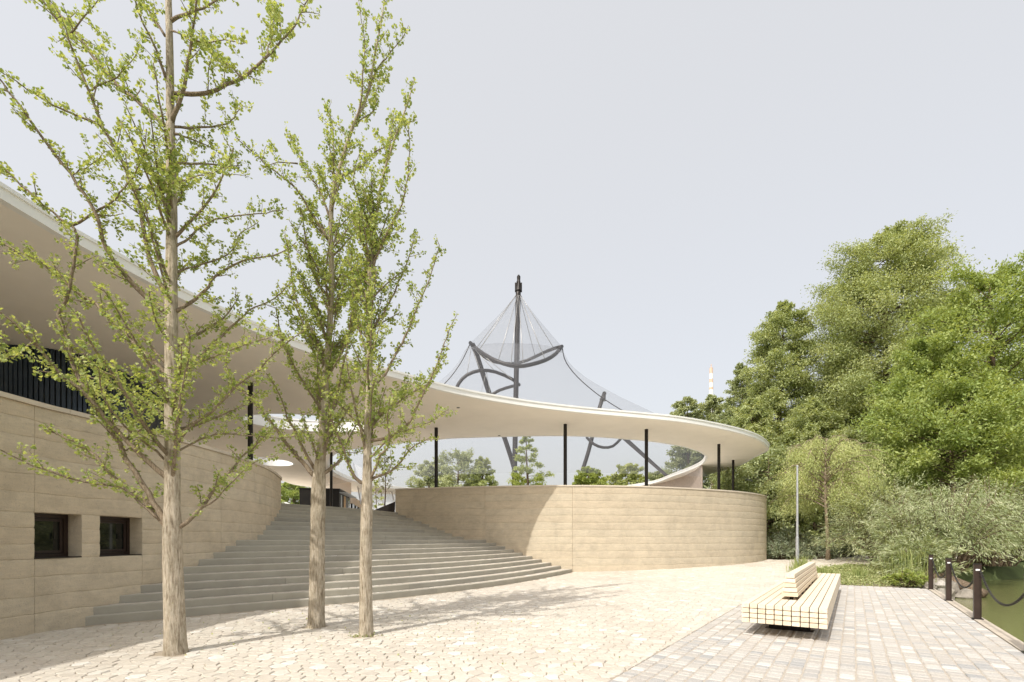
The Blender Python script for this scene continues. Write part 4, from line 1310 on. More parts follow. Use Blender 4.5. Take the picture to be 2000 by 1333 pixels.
T1 = [(343, 1275), (340, 1200), (337, 1100), (336.5, 1035), (337, 980), (337, 900), (336, 800), (335.5, 700), (335, 560), (335, 400), (333, 260), (331, 100), (329, 0), (327, -160), (326, -300)]
T1w = [47, 43, 40, 39, 33, 31, 30, 28, 25, 22, 18.5, 15, 13, 8, 3]
limbs1 = [
 ([(326, 1030), (315, 1006), (280, 950), (245, 894), (233, 867), (189, 799), (168, 764), (147, 726), (133, 666), (116, 617), (130, 589), (140, 540), (149, 481), (147, 449), (119, 428), (84, 400), (40, 360), (0, 322), (-40, 296)], 14, -.5),
 ([(330, 1036), (294, 992), (245, 950), (217, 929), (189, 894), (160, 872), (120, 852), (80, 838)], 15, .3),
 ([(316, 1018), (275, 985), (242, 954), (210, 948), (158, 940), (88, 918), (46, 904), (0, 877), (-30, 868)], 7, -.9),
 ([(333, 940), (305, 915), (259, 873), (205, 815), (168, 771), (133, 743), (95, 705), (63, 666), (28, 631), (0, 610), (-40, 585)], 13, -1.0),
 ([(328, 735), (291, 698), (245, 652), (217, 624), (186, 593), (154, 575), (105, 533), (63, 502), (21, 484), (-20, 460)], 12, .5),
 ([(326, 613), (280, 575), (245, 537), (210, 491), (198, 452), (189, 421), (168, 382), (137, 340), (105, 298), (70, 252), (42, 210), (17, 179), (-5, 148), (-40, 110)], 12, -.8),
 ([(335, 592), (305, 537), (287, 484), (277, 428), (268, 385), (252, 340), (224, 291), (200, 249), (179, 189), (154, 130), (133, 77), (109, 35), (80, -5), (50, -60)], 12, -.4),
 ([(200, 249), (147, 224), (105, 207), (70, 186), (35, 161), (0, 140)], 5, -.7),
 ([(179, 177), (200, 165), (228, 151), (259, 119), (273, 84)], 4, -.2),
 ([(133, 70), (158, 42), (189, 0), (200, -30)], 4, -.1),
 ([(324, 247), (298, 224), (266, 196), (238, 175), (210, 144), (175, 102), (140, 53), (105, 15), (60, -40)], 10, .6),
 ([(328, 167), (305, 98), (280, 46), (263, 0), (250, -50)], 7, -.5),
 ([(322, 70), (295, 30), (270, -20), (250, -80)], 6, .3),
 ([(335, 242), (354, 189), (371, 105), (378, 53), (385, 0), (395, -70)], 11, -.5),
 ([(338, 184), (403, 182), (441, 165), (473, 151), (508, 123), (543, 88), (575, 53), (596, 10), (612, -20)], 10, .7),
 ([(520, 112), (530, 70), (537, 35), (541, 7)], 3, .8),
 ([(473, 151), (448, 130), (413, 98), (395, 85)], 4, .4),
 ([(338, 248), (370, 250), (403, 249), (445, 242), (462, 222), (470, 203)], 6, .9),
 ([(342, 262), (356, 266), (385, 277), (417, 291)], 6, .5),
 ([(332, 60), (360, 72), (385, 81), (430, 80), (480, 84)], 4, -.5),
 ([(333, 42), (360, 30), (385, 21), (424, 0), (460, -25)], 8, .3),
 ([(263, 371), (300, 364), (345, 357), (385, 345), (452, 326)], 4, -1.1),
 ([(142, 440), (196, 410), (228, 385), (252, 357), (277, 315), (287, 252)], 6, -.9),
 ([(140, 342), (165, 330), (190, 312), (205, 296)], 3, -.6),
 ([(338, 488), (371, 463), (396, 438.5), (452, 423), (519, 417.5), (560, 407)], 6, .8),
 ([(340, 612), (378, 586), (406, 558), (420, 540), (455, 519), (490, 505), (533, 500), (578, 474)], 9, .4),
 ([(340, 535), (380, 520), (420, 508), (455, 490), (470, 455), (505, 435)], 5, 1.0),
 ([(342, 722), (389, 694), (438, 652), (466, 628), (497.5, 600), (533, 586), (570, 552)], 8, .9),
 ([(342, 735), (389, 708), (440, 688), (490, 670), (545, 655)], 6, -.5),
 ([(340, 872), (371, 834), (413, 803), (462, 754), (508, 722), (525, 701), (560, 670), (603, 638)], 9, .2),
 ([(342, 885), (390, 860), (440, 848), (500, 852), (560, 856), (600, 840)], 5, .8),
 ([(350, 1030), (378, 1010), (399, 985), (420, 954), (452, 918.6), (480, 887), (505, 866), (522, 845)], 11, .7),
 ([(398, 990), (425, 975), (445, 950), (470, 925), (505, 900), (540, 890)], 4, .4),
 ([(345, 860), (352, 800), (362, 735), (371, 660), (352, 612)], 6, -.4),
 ([(232, 860), (262, 850), (290, 820), (300, 780)], 4, -.4),
 ([(62, 668), (40, 690), (10, 700), (-20, 690)], 3, -.9),
 ([(330, 660), (310, 640), (300, 610), (290, 570)], 5, -.9),
 ([(331, 905), (290, 870), (240, 830), (200, 770), (190, 720), (160, 690)], 6, -1.3),
 ([(330, 820), (290, 790), (250, 770), (200, 745), (160, 735), (110, 740)], 6, .9),
]
ginkgo('ginkgo_tree', 'largest and nearest ginkgo, leftmost of the three, its trunk forking low before the earth wall', (-4.46, 6.41, 0), T1, T1w, limbs1,
       dict(n=20, z0=2.2, z1=7.0, L=1.9, taper=.35, el=.75, lift=.02, depth=True), 6.41, 3, .036, 1.3, .46)

T2 = [(617, 1224), (618, 1150), (620, 1050), (622, 960), (624, 925), (629, 860), (636, 750), (643, 650), (648, 560), (646, 450), (650, 380), (672, 300), (692, 240), (716, 190), (732, 110), (748, 20), (753, -20)]
T2w = [32, 31, 29, 28, 24, 17, 14, 12.5, 11.5, 10, 9, 8, 7, 5.5, 4, 2.5, 1.5]
limbs2 = [
 ([(614, 930), (575, 885), (550, 855), (535, 832), (522, 815), (495, 787), (475, 765), (448, 735), (440, 690)], 10, .2),
 ([(616, 918), (600, 890), (587, 867), (575, 837), (562, 817), (545, 770), (520, 730)], 7, -.7),
 ([(632, 925), (650, 912), (665, 897), (680, 860), (700, 820)], 8, .5),
 ([(628, 920), (634, 890), (640, 850), (650, 800), (665, 740), (680, 660), (690, 580)], 8, -.3),
 ([(643, 470), (610, 420), (578, 368), (547, 343), (508, 312), (480, 285), (459, 268)], 6, -.4),
 ([(645, 430), (624, 371), (603, 343), (582, 305), (570, 280), (564, 262)], 5, .3),
 ([(650, 385), (652, 320), (650, 260), (645, 225), (632, 196)], 4, .3),
 ([(582, 320), (560, 318), (530, 320), (512, 330)], 3, -.2),
 ([(716, 190), (735, 140), (760, 105), (785, 75), (798, 52)], 4, .3),
 ([(640, 700), (605, 640), (580, 590), (568, 530), (562, 470)], 7, .4),
 ([(646, 590), (615, 540), (600, 480), (590, 420), (580, 395)], 6, -.5),
 ([(634, 790), (590, 740), (560, 690), (545, 640), (540, 600)], 7, -.4),
 ([(692, 240), (705, 200), (708, 150), (712, 90), (706, 40), (700, 0)], 4, -.3),
 ([(690, 245), (730, 215), (735, 180), (742, 150)], 3, .4),
 ([(660, 345), (700, 330), (730, 300), (760, 280), (790, 240)], 4, .5),
]
ginkgo('ginkgo_tree', 'middle ginkgo of the three, bushy crown reaching over the stairs with a mottled trunk', (-3.37, 8.33, 0), T2, T2w, limbs2,
       dict(n=52, z0=2.8, z1=8.0, L=1.6, taper=.5, el=.95, lift=.03), 8.33, 5, .040, 1.25, .42)

T3 = [(715, 1241), (714, 1180), (714, 1100), (716, 1000), (717, 945), (718, 850), (722, 750), (721, 650), (722, 560), (728, 480), (738, 400), (752, 330), (775, 260), (795, 205), (809, 156)]
T3w = [27, 25.5, 24, 23, 19, 15, 13, 11, 9.5, 8, 6.5, 5, 4, 3, 1.5]
limbs3 = [
 ([(722, 942), (737, 930), (762, 922), (785, 900), (800, 880), (825, 862), (850, 855)], 7, .4),
 ([(712, 944), (695, 935), (682, 910), (672, 882), (660, 850), (648, 815), (640, 780)], 8, -.5),
 ([(722, 938), (735, 910), (740, 890), (757, 875), (761, 855), (757, 815), (765, 760)], 6, -.6),
 ([(720, 860), (750, 857), (795, 830), (825, 775), (850, 720), (868, 670), (884, 632)], 7, -.2),
 ([(722, 760), (745, 740), (780, 680), (815, 600), (840, 540), (858, 480)], 6, .3),
 ([(722, 820), (760, 800), (800, 770), (840, 745), (868, 690)], 5, .6),
 ([(720, 700), (700, 640), (690, 580), (685, 520), (690, 470)], 5, .4),
 ([(724, 540), (745, 480), (770, 430), (790, 380), (800, 300), (796, 240)], 5, -.4),
 ([(721, 650), (750, 610), (775, 560), (800, 500), (810, 450)], 5, .5),
 ([(752, 330), (760, 290), (765, 250), (770, 225)], 3, .2),
 ([(728, 480), (715, 430), (700, 390), (690, 350), (700, 300)], 4, -.5),
 ([(718, 900), (770, 850), (830, 830), (875, 800)], 4, -.7),
]
ginkgo('ginkgo_tree', 'slimmest ginkgo, rightmost of the three, its upright crown before the round wall', (-2.29, 7.57, 0), T3, T3w, limbs3,
       dict(n=50, z0=2.6, z1=6.6, L=1.45, taper=.5, el=1.0, lift=.03), 7.57, 9, .037, 1.3, .40)

# ------------------------------------------------------------------ other trees
def make_tree(name, label, x, y, z, H, Rr, mat, seed, cs=.12, prof='cone', nb=60, sprays=9, lps=60, leaf=.16, el=.25, droop=.0, sig=.28, trunk_r=.35, bark='dark_bark', group=None, cat='tree', curve=0, aspect=.6, ldroop=0.0, spr=.32, lean=0, dirk=0.0):
    rng = np.random.default_rng(seed); rr = random.Random(seed)
    root = empty(name, (x, y, z)); tag(root, label, cat, group)
    tr = MB(); pts = [(x + lean * t + .012 * H * math.sin(t * 5 + seed), y + .01 * H * math.cos(t * 4 + seed), z - .1 + H * .97 * t) for t in np.linspace(0, 1, 12)]
    tr.tube(pts, [trunk_r * (1.25 if i == 0 else 1) * (1 - .93 * i / 11) + .01 for i in range(12)], 10)
    tr.build('trunk', M[bark], root, smooth=True)
    def pr(t):
        if prof == 'cone': return (1 - t) ** .75 * min(1, .55 + t * 3)
        if prof == 'egg': return max(.05, math.sin(math.pi * min(1, (t * .88 + .10))) ** .8)
        if prof == 'spire': return max(.05, (1 - t ** 2.8) ** .75 * min(1, .78 + t * .5) * (1 - .10 * math.sin(t * 19 + seed)))
        if prof == 'bullet': return max(.05, (1 - t ** 9) ** .77 * min(1, .82 + t * .4) * (1 - .08 * math.sin(t * 23 + seed)))
        if prof == 'round': return max(.08, math.sqrt(max(0, 1 - (2 * t - 1) ** 2)))
        if prof == 'dome': return math.sqrt(max(0, 1 - t * t * .98))
    br = MB(); S0, SV, SG, SB = [], [], [], []
    for i in range(nb):
        t = (i + rr.random()) / nb; h = cs + (1 - cs) * t
        az = i * 2.399 + rr.uniform(-.5, .5); L = Rr * pr(t) * rr.uniform(.72, 1.12)
        if L < .1: continue
        ii = min(10, int(h * 11)); w = h * 11 - ii
        p = Vector(pts[ii]).lerp(Vector(pts[ii + 1]), max(0, min(1, w)))
        e_ = el * (1 if prof != 'round' else (.2 + 1.4 * t)) + rr.uniform(-.12, .12)
        d = Vector((math.cos(az) * math.cos(e_), math.sin(az) * math.cos(e_), math.sin(e_)))
        q = [p]; m_ = 6
        for k in range(m_):
            d = (d + Vector((rr.gauss(0, .07), rr.gauss(0, .07), rr.gauss(0, .04) - curve * k / m_))).normalized()
            q.append(q[-1] + d * L / m_)
        br.tube(q, [max(.012, L * .013) * (1 - .8 * k / m_) for k in range(m_ + 1)], 4, cap=False)
        bright = rr.uniform(-.18, .18)
        for k in range(sprays):
            f = rr.uniform(.22, 1.0) ** .8 * m_; a = min(m_ - 1, int(f)); p0 = q[a].lerp(q[a + 1], f - a)
            dd = (d * .8 + Vector((rr.gauss(0, .6), rr.gauss(0, .6), rr.gauss(0, .3) - droop))).normalized()
            l = max(.15, L * spr * rr.uniform(.5, 1.1))
            S0.append(p0); SV.append(dd * l); SG.append(l); SB.append(bright + rr.uniform(-.16, .16))
            if k % 3 == 0: br.tube([p0, p0 + dd * l * .9], [.012, .005], 3, cap=False)
    br.build('branches', M[bark], root); 
    S0 = np.array(S0); SV = np.array(SV); SG = np.array(SG); SB = np.array(SB)
    n = len(S0) * lps; ix = rng.choice(len(S0), n, p=SG ** .8 / (SG ** .8).sum())
    f = rng.uniform(0, 1, n) ** .8
    pos = S0[ix] + SV[ix] * f[:, None] + np.clip(rng.normal(size=(n, 3)), -1.5, 1.5) * (SG[ix] * sig * .5)[:, None] * np.array([1, 1, .75])
    if ldroop: pos[:, 2] -= rng.uniform(0, ldroop, n) ** 1.5
    dirs = (SV[ix] / SG[ix][:, None]) * (.5 + dirk) + rng.normal(size=(n, 3)) * .5
    rnd = .5 + SB[ix] + rng.normal(size=n) * .16
    lv = leaf_object('leaves', pos, leaf, M[mat], root, up=.8, aspect=aspect, dirs=dirs, rnd=rnd, droop=droop * .8)
    tag(lv, kind='stuff')
    return root
def TP(px, d): return ((px - 1000) / F * d, d)
def TH_(py, d, z): return E + (HOR - py) / F * d - z

def tree_px(label, px, ytop, wpx, d, z, mat, seed, **kw):
    x, y = TP(px, d); H = TH_(ytop, d, z); Rr = wpx / 2 / F * d
    return make_tree(kw.pop('name', 'tree'), label, x, y, z, H, Rr, mat, seed, **kw)
CON = dict(prof='spire', nb=230, sprays=9, el=.16, droop=.25, sig=.62, spr=.34, cs=.04, aspect=.42)
GF = 'tall trees behind the pond'
tree_px('tallest feathery dawn redwood, its dome topping the wood right of the chimney', 1735, 428, 240, 42, 1.0, 'sequoia', 21, name='dawn_redwood', group=GF, lps=112, leaf=.20, trunk_r=.4, **{**CON, 'nb': 300, 'prof': 'bullet'})
tree_px('second tallest conical redwood with its own pointed top, left of the tallest one', 1526, 572, 112, 45, 1.0, 'sequoia', 22, name='dawn_redwood', group=GF, lps=60, leaf=.21, trunk_r=.36, **{**CON, 'nb': 260, 'prof': 'bullet'})
tree_px('broad redwood filling the gap between the two highest tops', 1645, 640, 150, 48, 1.0, 'sequoia2', 23, name='dawn_redwood', group=GF, lps=42, leaf=.21, trunk_r=.4, **CON)
tree_px('shorter redwood rising just right of the banded chimney', 1448, 700, 110, 50, 1.0, 'sequoia2', 24, name='dawn_redwood', group=GF, lps=38, leaf=.21, trunk_r=.35, **CON)
tree_px('yellowish redwood just behind the right tip of the canopy', 1470, 770, 150, 44, 1.0, 'sequoia', 25, name='dawn_redwood', group=GF, lps=38, leaf=.22, trunk_r=.35, **CON)
tree_px('full redwood standing behind the weeping larch', 1590, 770, 150, 41, 1.0, 'sequoia', 26, name='dawn_redwood', group=GF, lps=42, leaf=.22, trunk_r=.35, **CON)
LOC = dict(prof='round', nb=70, sprays=12, el=.45, droop=.1, sig=.55, spr=.33, cs=.22, aspect=.42, leaf=.20)
tree_px('bright green locust with layered foliage at the right edge of the view', 1935, 535, 290, 30, .8, 'locust', 31, name='locust_tree', lps=80, trunk_r=.3, **LOC)
tree_px('bright green locust spreading before the tallest redwood', 1815, 670, 190, 31, .8, 'locust', 32, name='locust_tree', lps=60, trunk_r=.26, **LOC)
tree_px('locust low over the willow bushes, its bright crown right of the redwood trunk', 1860, 770, 260, 28, .8, 'locust', 33, name='locust_tree', lps=64, trunk_r=.24, **LOC)
tree_px('locust cut by the right edge of the frame, behind the others', 2070, 560, 300, 36, .8, 'locust', 34, name='locust_tree', lps=50, trunk_r=.3, **LOC)
# understorey
for px, yt, wp, d, mt, sd, lb in ((1500, 880, 170, 38, 'sequoia2', 41, 'dark understorey tree behind the right tip of the canopy'), (1680, 860, 200, 38, 'sequoia2', 42, 'dark understorey tree in the shade below the tallest redwood'),
                              (1790, 880, 180, 37, 'locust', 43, 'shaded understorey tree behind the willow bushes'), (1950, 860, 240, 36, 'sequoia2', 44, 'dark understorey tree at the right edge behind the willow bushes'), (1590, 905, 150, 37, 'sequoia', 45, 'understorey tree behind the lamp post')):
    tree_px(lb, px, yt, wp, d, .8, mt, sd, name='understorey_tree', prof='round', nb=50, sprays=10, lps=38, leaf=.22, cs=.02, sig=.6, trunk_r=.2)
wood = MB()
# far wood closing the view low behind everything on the right
pts = []
for k in range(900):
    px = random.uniform(1400, 2250); d = random.uniform(60, 85); x, y = TP(px, d); hh = random.uniform(2, 15)
    pts.append((x, y, hh))
pts = np.array(pts); ix = RNG.integers(0, len(pts), 42000)
pos = pts[ix] + RNG.normal(size=(42000, 3)) * np.array([1.4, 1.4, 1.1])
tag(leaf_object('far_wood', pos, .7, M['sequoia2'], None, up=.8, aspect=.6), kind='stuff')

# trees seen left of / over the drum wall
FARP = dict(prof='round', nb=50, sprays=9, lps=42, leaf=.27, cs=.10, sig=.55, trunk_r=.3)
tree_px('small rounded tree directly below the banded chimney', 1345, 770, 72, 62, 1.0, 'far', 51, name='tree', **{**FARP, 'cs': .45, 'nb': 60})
tree_px('rounded tree between the chimney foot and the redwoods', 1392, 765, 72, 60, 1.0, 'far', 52, name='tree', **{**FARP, 'cs': .45, 'nb': 60})
tree_px('greyish tree in the courtyard seen under the canopy left of the curved inner wall', 1345, 862, 95, 66, 2.8, 'far', 53, name='tree', **FARP)
tree_px('pale rounded tree seen under the canopy right of the first column', 893, 884, 110, 66, 2.8, 'far', 54, name='tree', **FARP)
tree_px('pale tree seen under the canopy left of the first column', 836, 900, 70, 68, 2.8, 'far', 55, name='tree', **FARP)
tree_px('darker tree under the canopy between the pale tree and the mast', 943, 892, 50, 64, 2.8, 'sequoia', 56, name='tree', **FARP)
tree_px('yellow green larch in layered tiers beside the main mast, under the canopy', 1030, 838, 130, 36, 2.8, 'yellowgreen', 57, name='larch_tree', prof='cone', nb=44, sprays=9, lps=46, leaf=.15, cs=.05, el=.1, sig=.4, droop=.1, spr=.35, trunk_r=.14, aspect=.4)
tree_px('small light green tree just right of the second column, under the canopy', 1150, 912, 66, 40, 2.8, 'yellowgreen', 58, name='tree', **{**FARP, 'leaf': .18})
tree_px('yellowish round tree between the second and third columns', 1226, 905, 72, 62, 2.8, 'larch', 59, name='tree', **FARP)
tree_px('low green tree behind the coping left of the inner curved wall', 1285, 922, 60, 58, 2.8, 'far', 60, name='tree', **FARP)
tree_px('bright green tree past the left wall at the head of the stairs', 572, 940, 90, 62, 2.8, 'locust', 61, name='tree', **FARP)
tree_px('bare stemmed sapling growing in the red mulch planter', 752, 885, 56, 27.5, 3.4, 'far', 62, name='sapling', prof='egg', nb=16, sprays=5, lps=9, leaf=.09, cs=.25, el=.9, sig=.35, spr=.4, trunk_r=.028)
tree_px('small leafy tree right of the kiosk behind the planter', 735, 940, 40, 40, 3.0, 'larch', 63, name='sapling', prof='round', nb=14, sprays=5, lps=16, leaf=.12, cs=.25, el=.7, trunk_r=.04)

# weeping larch on the lawn
tree_px('small weeping larch with pale hanging foliage and thin brown trunk behind the bench', 1614, 846, 245, 27, .45, 'larch', 71, name='weeping_larch', prof='dome', nb=62, sprays=11, lps=56, leaf=.11, cs=.42, el=.65, curve=.5, droop=1.0, sig=.26, spr=.34, ldroop=.7, trunk_r=.10, aspect=.3, bark='limb', lean=.0)

# shrubs
def shrub(name, label, cx, cy, cz, a, b, h, mat, n, leaf, seed, aspect=.3, group=None, droop=0.0, arch=.5, nst=60, cat='shrub', stem='dark_bark'):
    rr = random.Random(seed); rng = np.random.default_rng(seed)
    root = empty(name, (cx, cy, cz)); tag(root, label, cat, group)
    st_ = MB(); S, V = [], []
    for k in range(nst):
        az = rr.uniform(0, 2 * math.pi); rad = math.sqrt(rr.random()); hh = h * math.sqrt(max(0.05, 1 - rad ** 2.2)) * rr.uniform(.7, 1.1)
        tip = Vector((cx + a * rad * math.cos(az), cy + b * rad * math.sin(az), cz + hh)); b0_ = Vector((cx + a * .25 * rad * math.cos(az), cy + b * .25 * rad * math.sin(az), cz - .05))
        mid = b0_.lerp(tip, .5) + Vector((0, 0, h * arch * .35)); q = [b0_, b0_.lerp(mid, .5) + Vector((0, 0, .08 * h)), mid, mid.lerp(tip, .5) + Vector((0, 0, .05 * h)), tip]
        st_.tube(q, [.03, .024, .018, .012, .006], 4, cap=False)
        for j in range(9):
            f = rr.uniform(.25, 1.0) * 4; i = min(3, int(f)); p = q[i].lerp(q[i + 1], f - i)
            dd = Vector((math.cos(az) + rr.gauss(0, .7), math.sin(az) + rr.gauss(0, .7), rr.gauss(.1, .4) - droop)).normalized() * rr.uniform(.25, .6) * min(a, h) * .55
            S.append(p); V.append(dd)
            if j % 3 == 0: st_.tube([p, p + dd], [.006, .003], 3, cap=False)
    st_.build('stems', M[stem], root)
    S = np.array(S); V = np.array(V); ix = rng.integers(0, len(S), n); f = rng.uniform(0, 1, n)
    L = np.linalg.norm(V, axis=1)[ix][:, None]
    pos = S[ix] + V[ix] * f[:, None] + rng.normal(size=(n, 3)) * L * .13
    pos[:, 2] = np.maximum(pos[:, 2], cz + .01 - (1.2 if droop > .3 else 0))
    bb = rng.normal(size=len(S)) * .25
    tag(leaf_object('leaves', pos, leaf, M[mat], root, up=.6, aspect=aspect, dirs=V[ix] / L, rnd=.5 + bb[ix] + rng.normal(size=n) * .18, droop=droop * .5), kind='stuff')
def gz(x, y): return terr(x, y) - .05
GJ = 'spreading junipers beside the drum'
for px, d, a, b, h, sd, lb in ((1530, 28.3, 1.5, 1.2, 1.15, 81, 'spreading grey green juniper hard against the drum wall'), (1585, 28.2, 1.5, 1.2, 1.2, 82, 'spreading grey green juniper behind the lamp post'), (1640, 29.0, 1.6, 1.2, 1.25, 83, 'spreading juniper right of the weeping larch trunk'), (1550, 30.6, 2.2, 1.4, 1.9, 84, 'taller juniper mound in the second row beside the drum'), (1680, 33, 2.2, 1.6, 1.7, 85, 'juniper mound at the bend of the path')):
    x, y = TP(px, d); shrub('juniper', lb, x, y, gz(x, y), a, b, h, 'juniper', 9000, .11, sd, .35, GJ, arch=.2)
GW = 'willow bushes over the pond'
for x, y, a, b, h, sd, lb, dr in ((16.9, 20.3, 1.9, 1.7, 3.0, 91, 'left willow bush between the path and the farthest bollard', .15), (18.6, 20.8, 3.3, 2.4, 4.0, 92, 'largest willow bush leaning out over the pond', .5), (22.8, 23.0, 3.6, 2.6, 4.0, 93, 'willow bush at the right edge, trailing into the water', .5), (19.5, 24.8, 3.4, 2.2, 4.2, 94, 'willow bush behind the largest one, below the locusts', .1), (15.0, 17.6, 1.4, 1.2, 1.5, 95, 'low willow bush beside the path, right of the grasses', .1)):
    n = int(19000 * a / 3.0)
    shrub('willow_bush', lb, x, y, min(gz(x, y), .5), a, b, h, 'willow', n, .17, sd, .17, GW, droop=dr, arch=.5, nst=int(32 * a))
shrub('shrub', 'bright yellow green shrub below the redwood trunks', *TP(1700, 30), .55, 1.0, .8, 1.5, 'yellowgreen', 5000, .12, 97, .5)
shrub('shrub', 'leafy bright weed clump at the corner of the quay by the farthest bollard', 13.0, 15.9, .0, .75, .5, .45, 'yellowgreen', 2600, .085, 98, .45, nst=30)
# fallen willow stump over water
def blob(name, label, c, s, seed, mat='rock', cat='rock', group=None):
    rr = random.Random(seed); import bmesh
    bm = bmesh.new(); bmesh.ops.create_icosphere(bm, subdivisions=2, radius=1)
    ph = [rr.uniform(0, 6) for _ in range(6)]
    for v in bm.verts:
        p = v.co; k = 1 + .16 * math.sin(3 * p.x + ph[0]) + .13 * math.sin(4 * p.y + ph[1]) + .12 * math.sin(5 * p.z + ph[2]) + rr.uniform(-.06, .06)
        v.co = Vector((p.x * s[0] * k, p.y * s[1] * k, max(-.6, p.z) * s[2] * k))
    me = bpy.data.meshes.new(name); bm.to_mesh(me); bm.free(); me.materials.append(M[mat])
    o = bpy.data.objects.new(name, me); COL.objects.link(o); o.location = c; tag(o, label, cat, group)
    return o
for c, s, sd, lb in (((13.75, 15.5, -.3), (.35, .3, .32), 1, 'pale rock at the waterline just past the farthest bollard'), ((14.5, 16.4, -.25), (.5, .4, .5), 2, 'large grey rock on the bank behind the farthest bollard'), ((14.9, 15.9, -.38), (.4, .3, .22), 3, 'flat rock lying in the shallows beside the bank'), ((15.4, 17.2, -.25), (.55, .4, .45), 4, 'dark rock under the willow at the waterline'), ((14.2, 17.2, -.1), (.45, .4, .4), 5, 'rock half hidden by grasses at the bank top'), ((16.2, 18.4, -.3), (.5, .5, .4), 6, 'rock under the largest willow bush')):
    blob('rock', lb, c, s, sd, 'rock', 'rock', 'rocks on the pond bank')
# little weathered stone pedestal beside the water
sp = empty('stone_pedestal', (13.5, 15.2, -.4)); tag(sp, 'small weathered stone pedestal with a rounded cap at the water edge', 'pedestal')
M['pale_stone'] = simple('pale_stone', (0.42, 0.39, 0.35), 0.9, var=.25, scale=12, bmp=.6, bscale=30)
mb = MB(); mb.tube([(13.5, 15.2, -.42), (13.5, 15.2, .03)], [.10, .095], 10); mb.build('shaft', M['pale_stone'], sp)
mb = MB(); mb.tube([(13.5, 15.2, .03), (13.5, 15.2, .07), (13.5, 15.2, .15), (13.5, 15.2, .21)], [.15, .165, .11, .03], 12); mb.build('cap', M['pale_stone'], sp)
lg = MB(); lg.tube([(14.6, 17.4, .35), (15.0, 16.7, .1), (15.35, 16.1, -.18), (15.5, 15.8, -.3)], [.2, .22, .18, .13], 10)
tag(lg.build('tree_stump', M['dark_bark'], smooth=True), 'old brown willow stump leaning into the pond between the bollards', 'stump')

# ground cover, grasses
def scatter_in(poly_, n, cond=None):
    xs_ = [p[0] for p in poly_]; ys_ = [p[1] for p in poly_]; out = []
    while len(out) < n:
        x, y = random.uniform(min(xs_), max(xs_)), random.uniform(min(ys_), max(ys_))
        if inside((x, y), poly_) and (cond is None or cond(x, y)): out.append((x, y))
    return out
okb = lambda x, y: not inside((x, y), POND) and pond_depth(x, y) < .2
pts = scatter_in(BED[:9] + [(20, 22), (17, 17), (14.2, 15.2)], 700, okb)
pp = []
for x, y in pts:
    for _ in range(42):
        pp.append((x + random.gauss(0, .13), y + random.gauss(0, .13), g(x, y) - .02 + abs(random.gauss(0, .07))))
pp = [p for p in pp if okb(p[0], p[1]) and (not is_plaza(p[0], p[1])) and w2uv(p[0], p[1])[0] > 19.28]
tag(leaf_object('ground_cover', pp, .06, M['cover'], None, up=1.2, aspect=.7), kind='stuff')
pts = scatter_in([(15.3, 28.7), (17.0, 29.0), (20, 30.3), (26, 31.6), (26, 36), (15.6, 36)], 600)
pp = [(x + random.gauss(0, .15), y + random.gauss(0, .15), terr(x, y) - .03 + abs(random.gauss(0, .06))) for x, y in pts for _ in range(28)]
tag(leaf_object('lawn_edge_plants', pp, .07, M['cover'], None, up=1.2, aspect=.6), kind='stuff')
def grass_clump(label, x, y, h, n, sd, r=.15):
    rr = random.Random(sd); mb = MB(); z = g(x, y) - .03
    for _ in range(n):
        az = rr.uniform(0, 6.28); q0 = Vector((x + rr.gauss(0, r), y + rr.gauss(0, r), z)); l = h * rr.uniform(.6, 1.15); o = Vector((math.cos(az), math.sin(az), 0)) * l * rr.uniform(.1, .5)
        w = Vector((-math.sin(az), math.cos(az), 0)) * .009
        m_ = q0 + Vector((0, 0, l * .65)) + o * .35; t_ = q0 + Vector((0, 0, l * rr.uniform(.8, 1))) + o
        v = rr.random(); n0 = len(mb.v)
        mb.v += [tuple(q0 - w), tuple(q0 + w), tuple(m_ + w * .8), tuple(m_ - w * .8), tuple(t_)]
        mb.f += [(n0, n0 + 1, n0 + 2, n0 + 3), (n0 + 3, n0 + 2, n0 + 4)]; mb.a += [v, v]
    o = mb.build('grass_clump', M['grass']); tag(o, label, 'grass clump', 'grass clumps in the bed'); return o
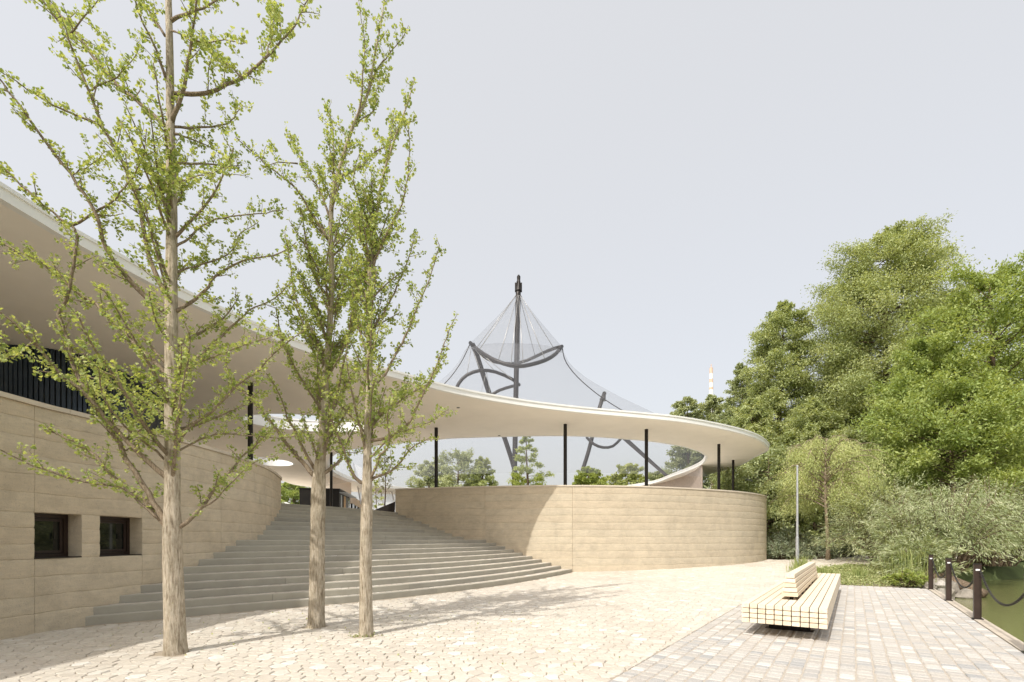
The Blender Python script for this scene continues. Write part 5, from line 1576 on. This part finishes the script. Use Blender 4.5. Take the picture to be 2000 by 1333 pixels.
for x, y, h, n, sd, r, lb in ((11.75, 18.3, .52, 160, 1, .15, 'upright grass clump right behind the bench backrest'), (12.9, 18.0, .52, 120, 2, .1, 'thin upright grass clump alone in the low cover behind the bench'), (13.0, 21.7, .7, 160, 3, .2, 'grass clump at the foot of the lamp post'), (14.3, 17.4, 1.25, 300, 4, .28, 'tallest grass clump at the left edge of the willow'), (13.6, 16.5, .55, 260, 5, .22, 'bright arching grass clump above the quay corner'), (12.0, 20.2, .45, 140, 6, .2, 'short grass clump left of the lamp post line')):
    grass_clump(lb, x, y, h, n, sd, r)
# a few shed leaves on the paving
pp = []
while len(pp) < 260:
    x, y = random.gauss(-2.2, 2.4), random.gauss(8.6, 2.2)
    if not inside((x, y + .3), stair_poly) and not inside((x + .2, y), left_poly) and w2uv(x, y)[1] < -2.2 and y > 4.2: pp.append((x, y, .004))
o = leaf_object('leaf_litter', pp, .03, M['larch'], None, up=4, shape='fan'); tag(o, kind='stuff')
# weeds at the foot of a trunk
pp = [(-2.29 + random.gauss(0, .12), 7.5 + random.gauss(0, .09), abs(random.gauss(0, .02))) for _ in range(90)]
tag(leaf_object('weeds', pp, .035, M['cover'], None, up=1), kind='stuff')

# inner curved timber wall below the canopy at the back right
cw = empty('curved_wall', (12.6, 40, ZT)); tag(cw, 'curved wall of weathered timber boards under the far right of the canopy', 'wall')
cc = resample(smooth_curve([(14.0, 35.6), (14.6, 38.5), (14.9, 42), (14.7, 46), (14.0, 49)], .2), 46)
cnn = wall_normals(cc, -1)
bmat = simple('weathered_boards', (0.40, 0.33, 0.28), .8, var=.2, scale=7)
for i in range(45):
    a, b = cc[i], cc[i + 1]; t = b - a; L = np.linalg.norm(t); t /= L
    c = (a + b) / 2
    mb = MB(); mb.box((c[0], c[1], (ZT + ZR) / 2), (L - .012, .06, ZR - ZT - .01), (Vector((t[0], t[1], 0)), Vector((t[1], -t[0], 0)), Vector((0, 0, 1)))); mb.build('board', bmat, cw)
print('total objects', len(bpy.data.objects))
#print('tris', sum(len(o.data.polygons) * 2 for o in SC.objects if o.type == 'MESH'))
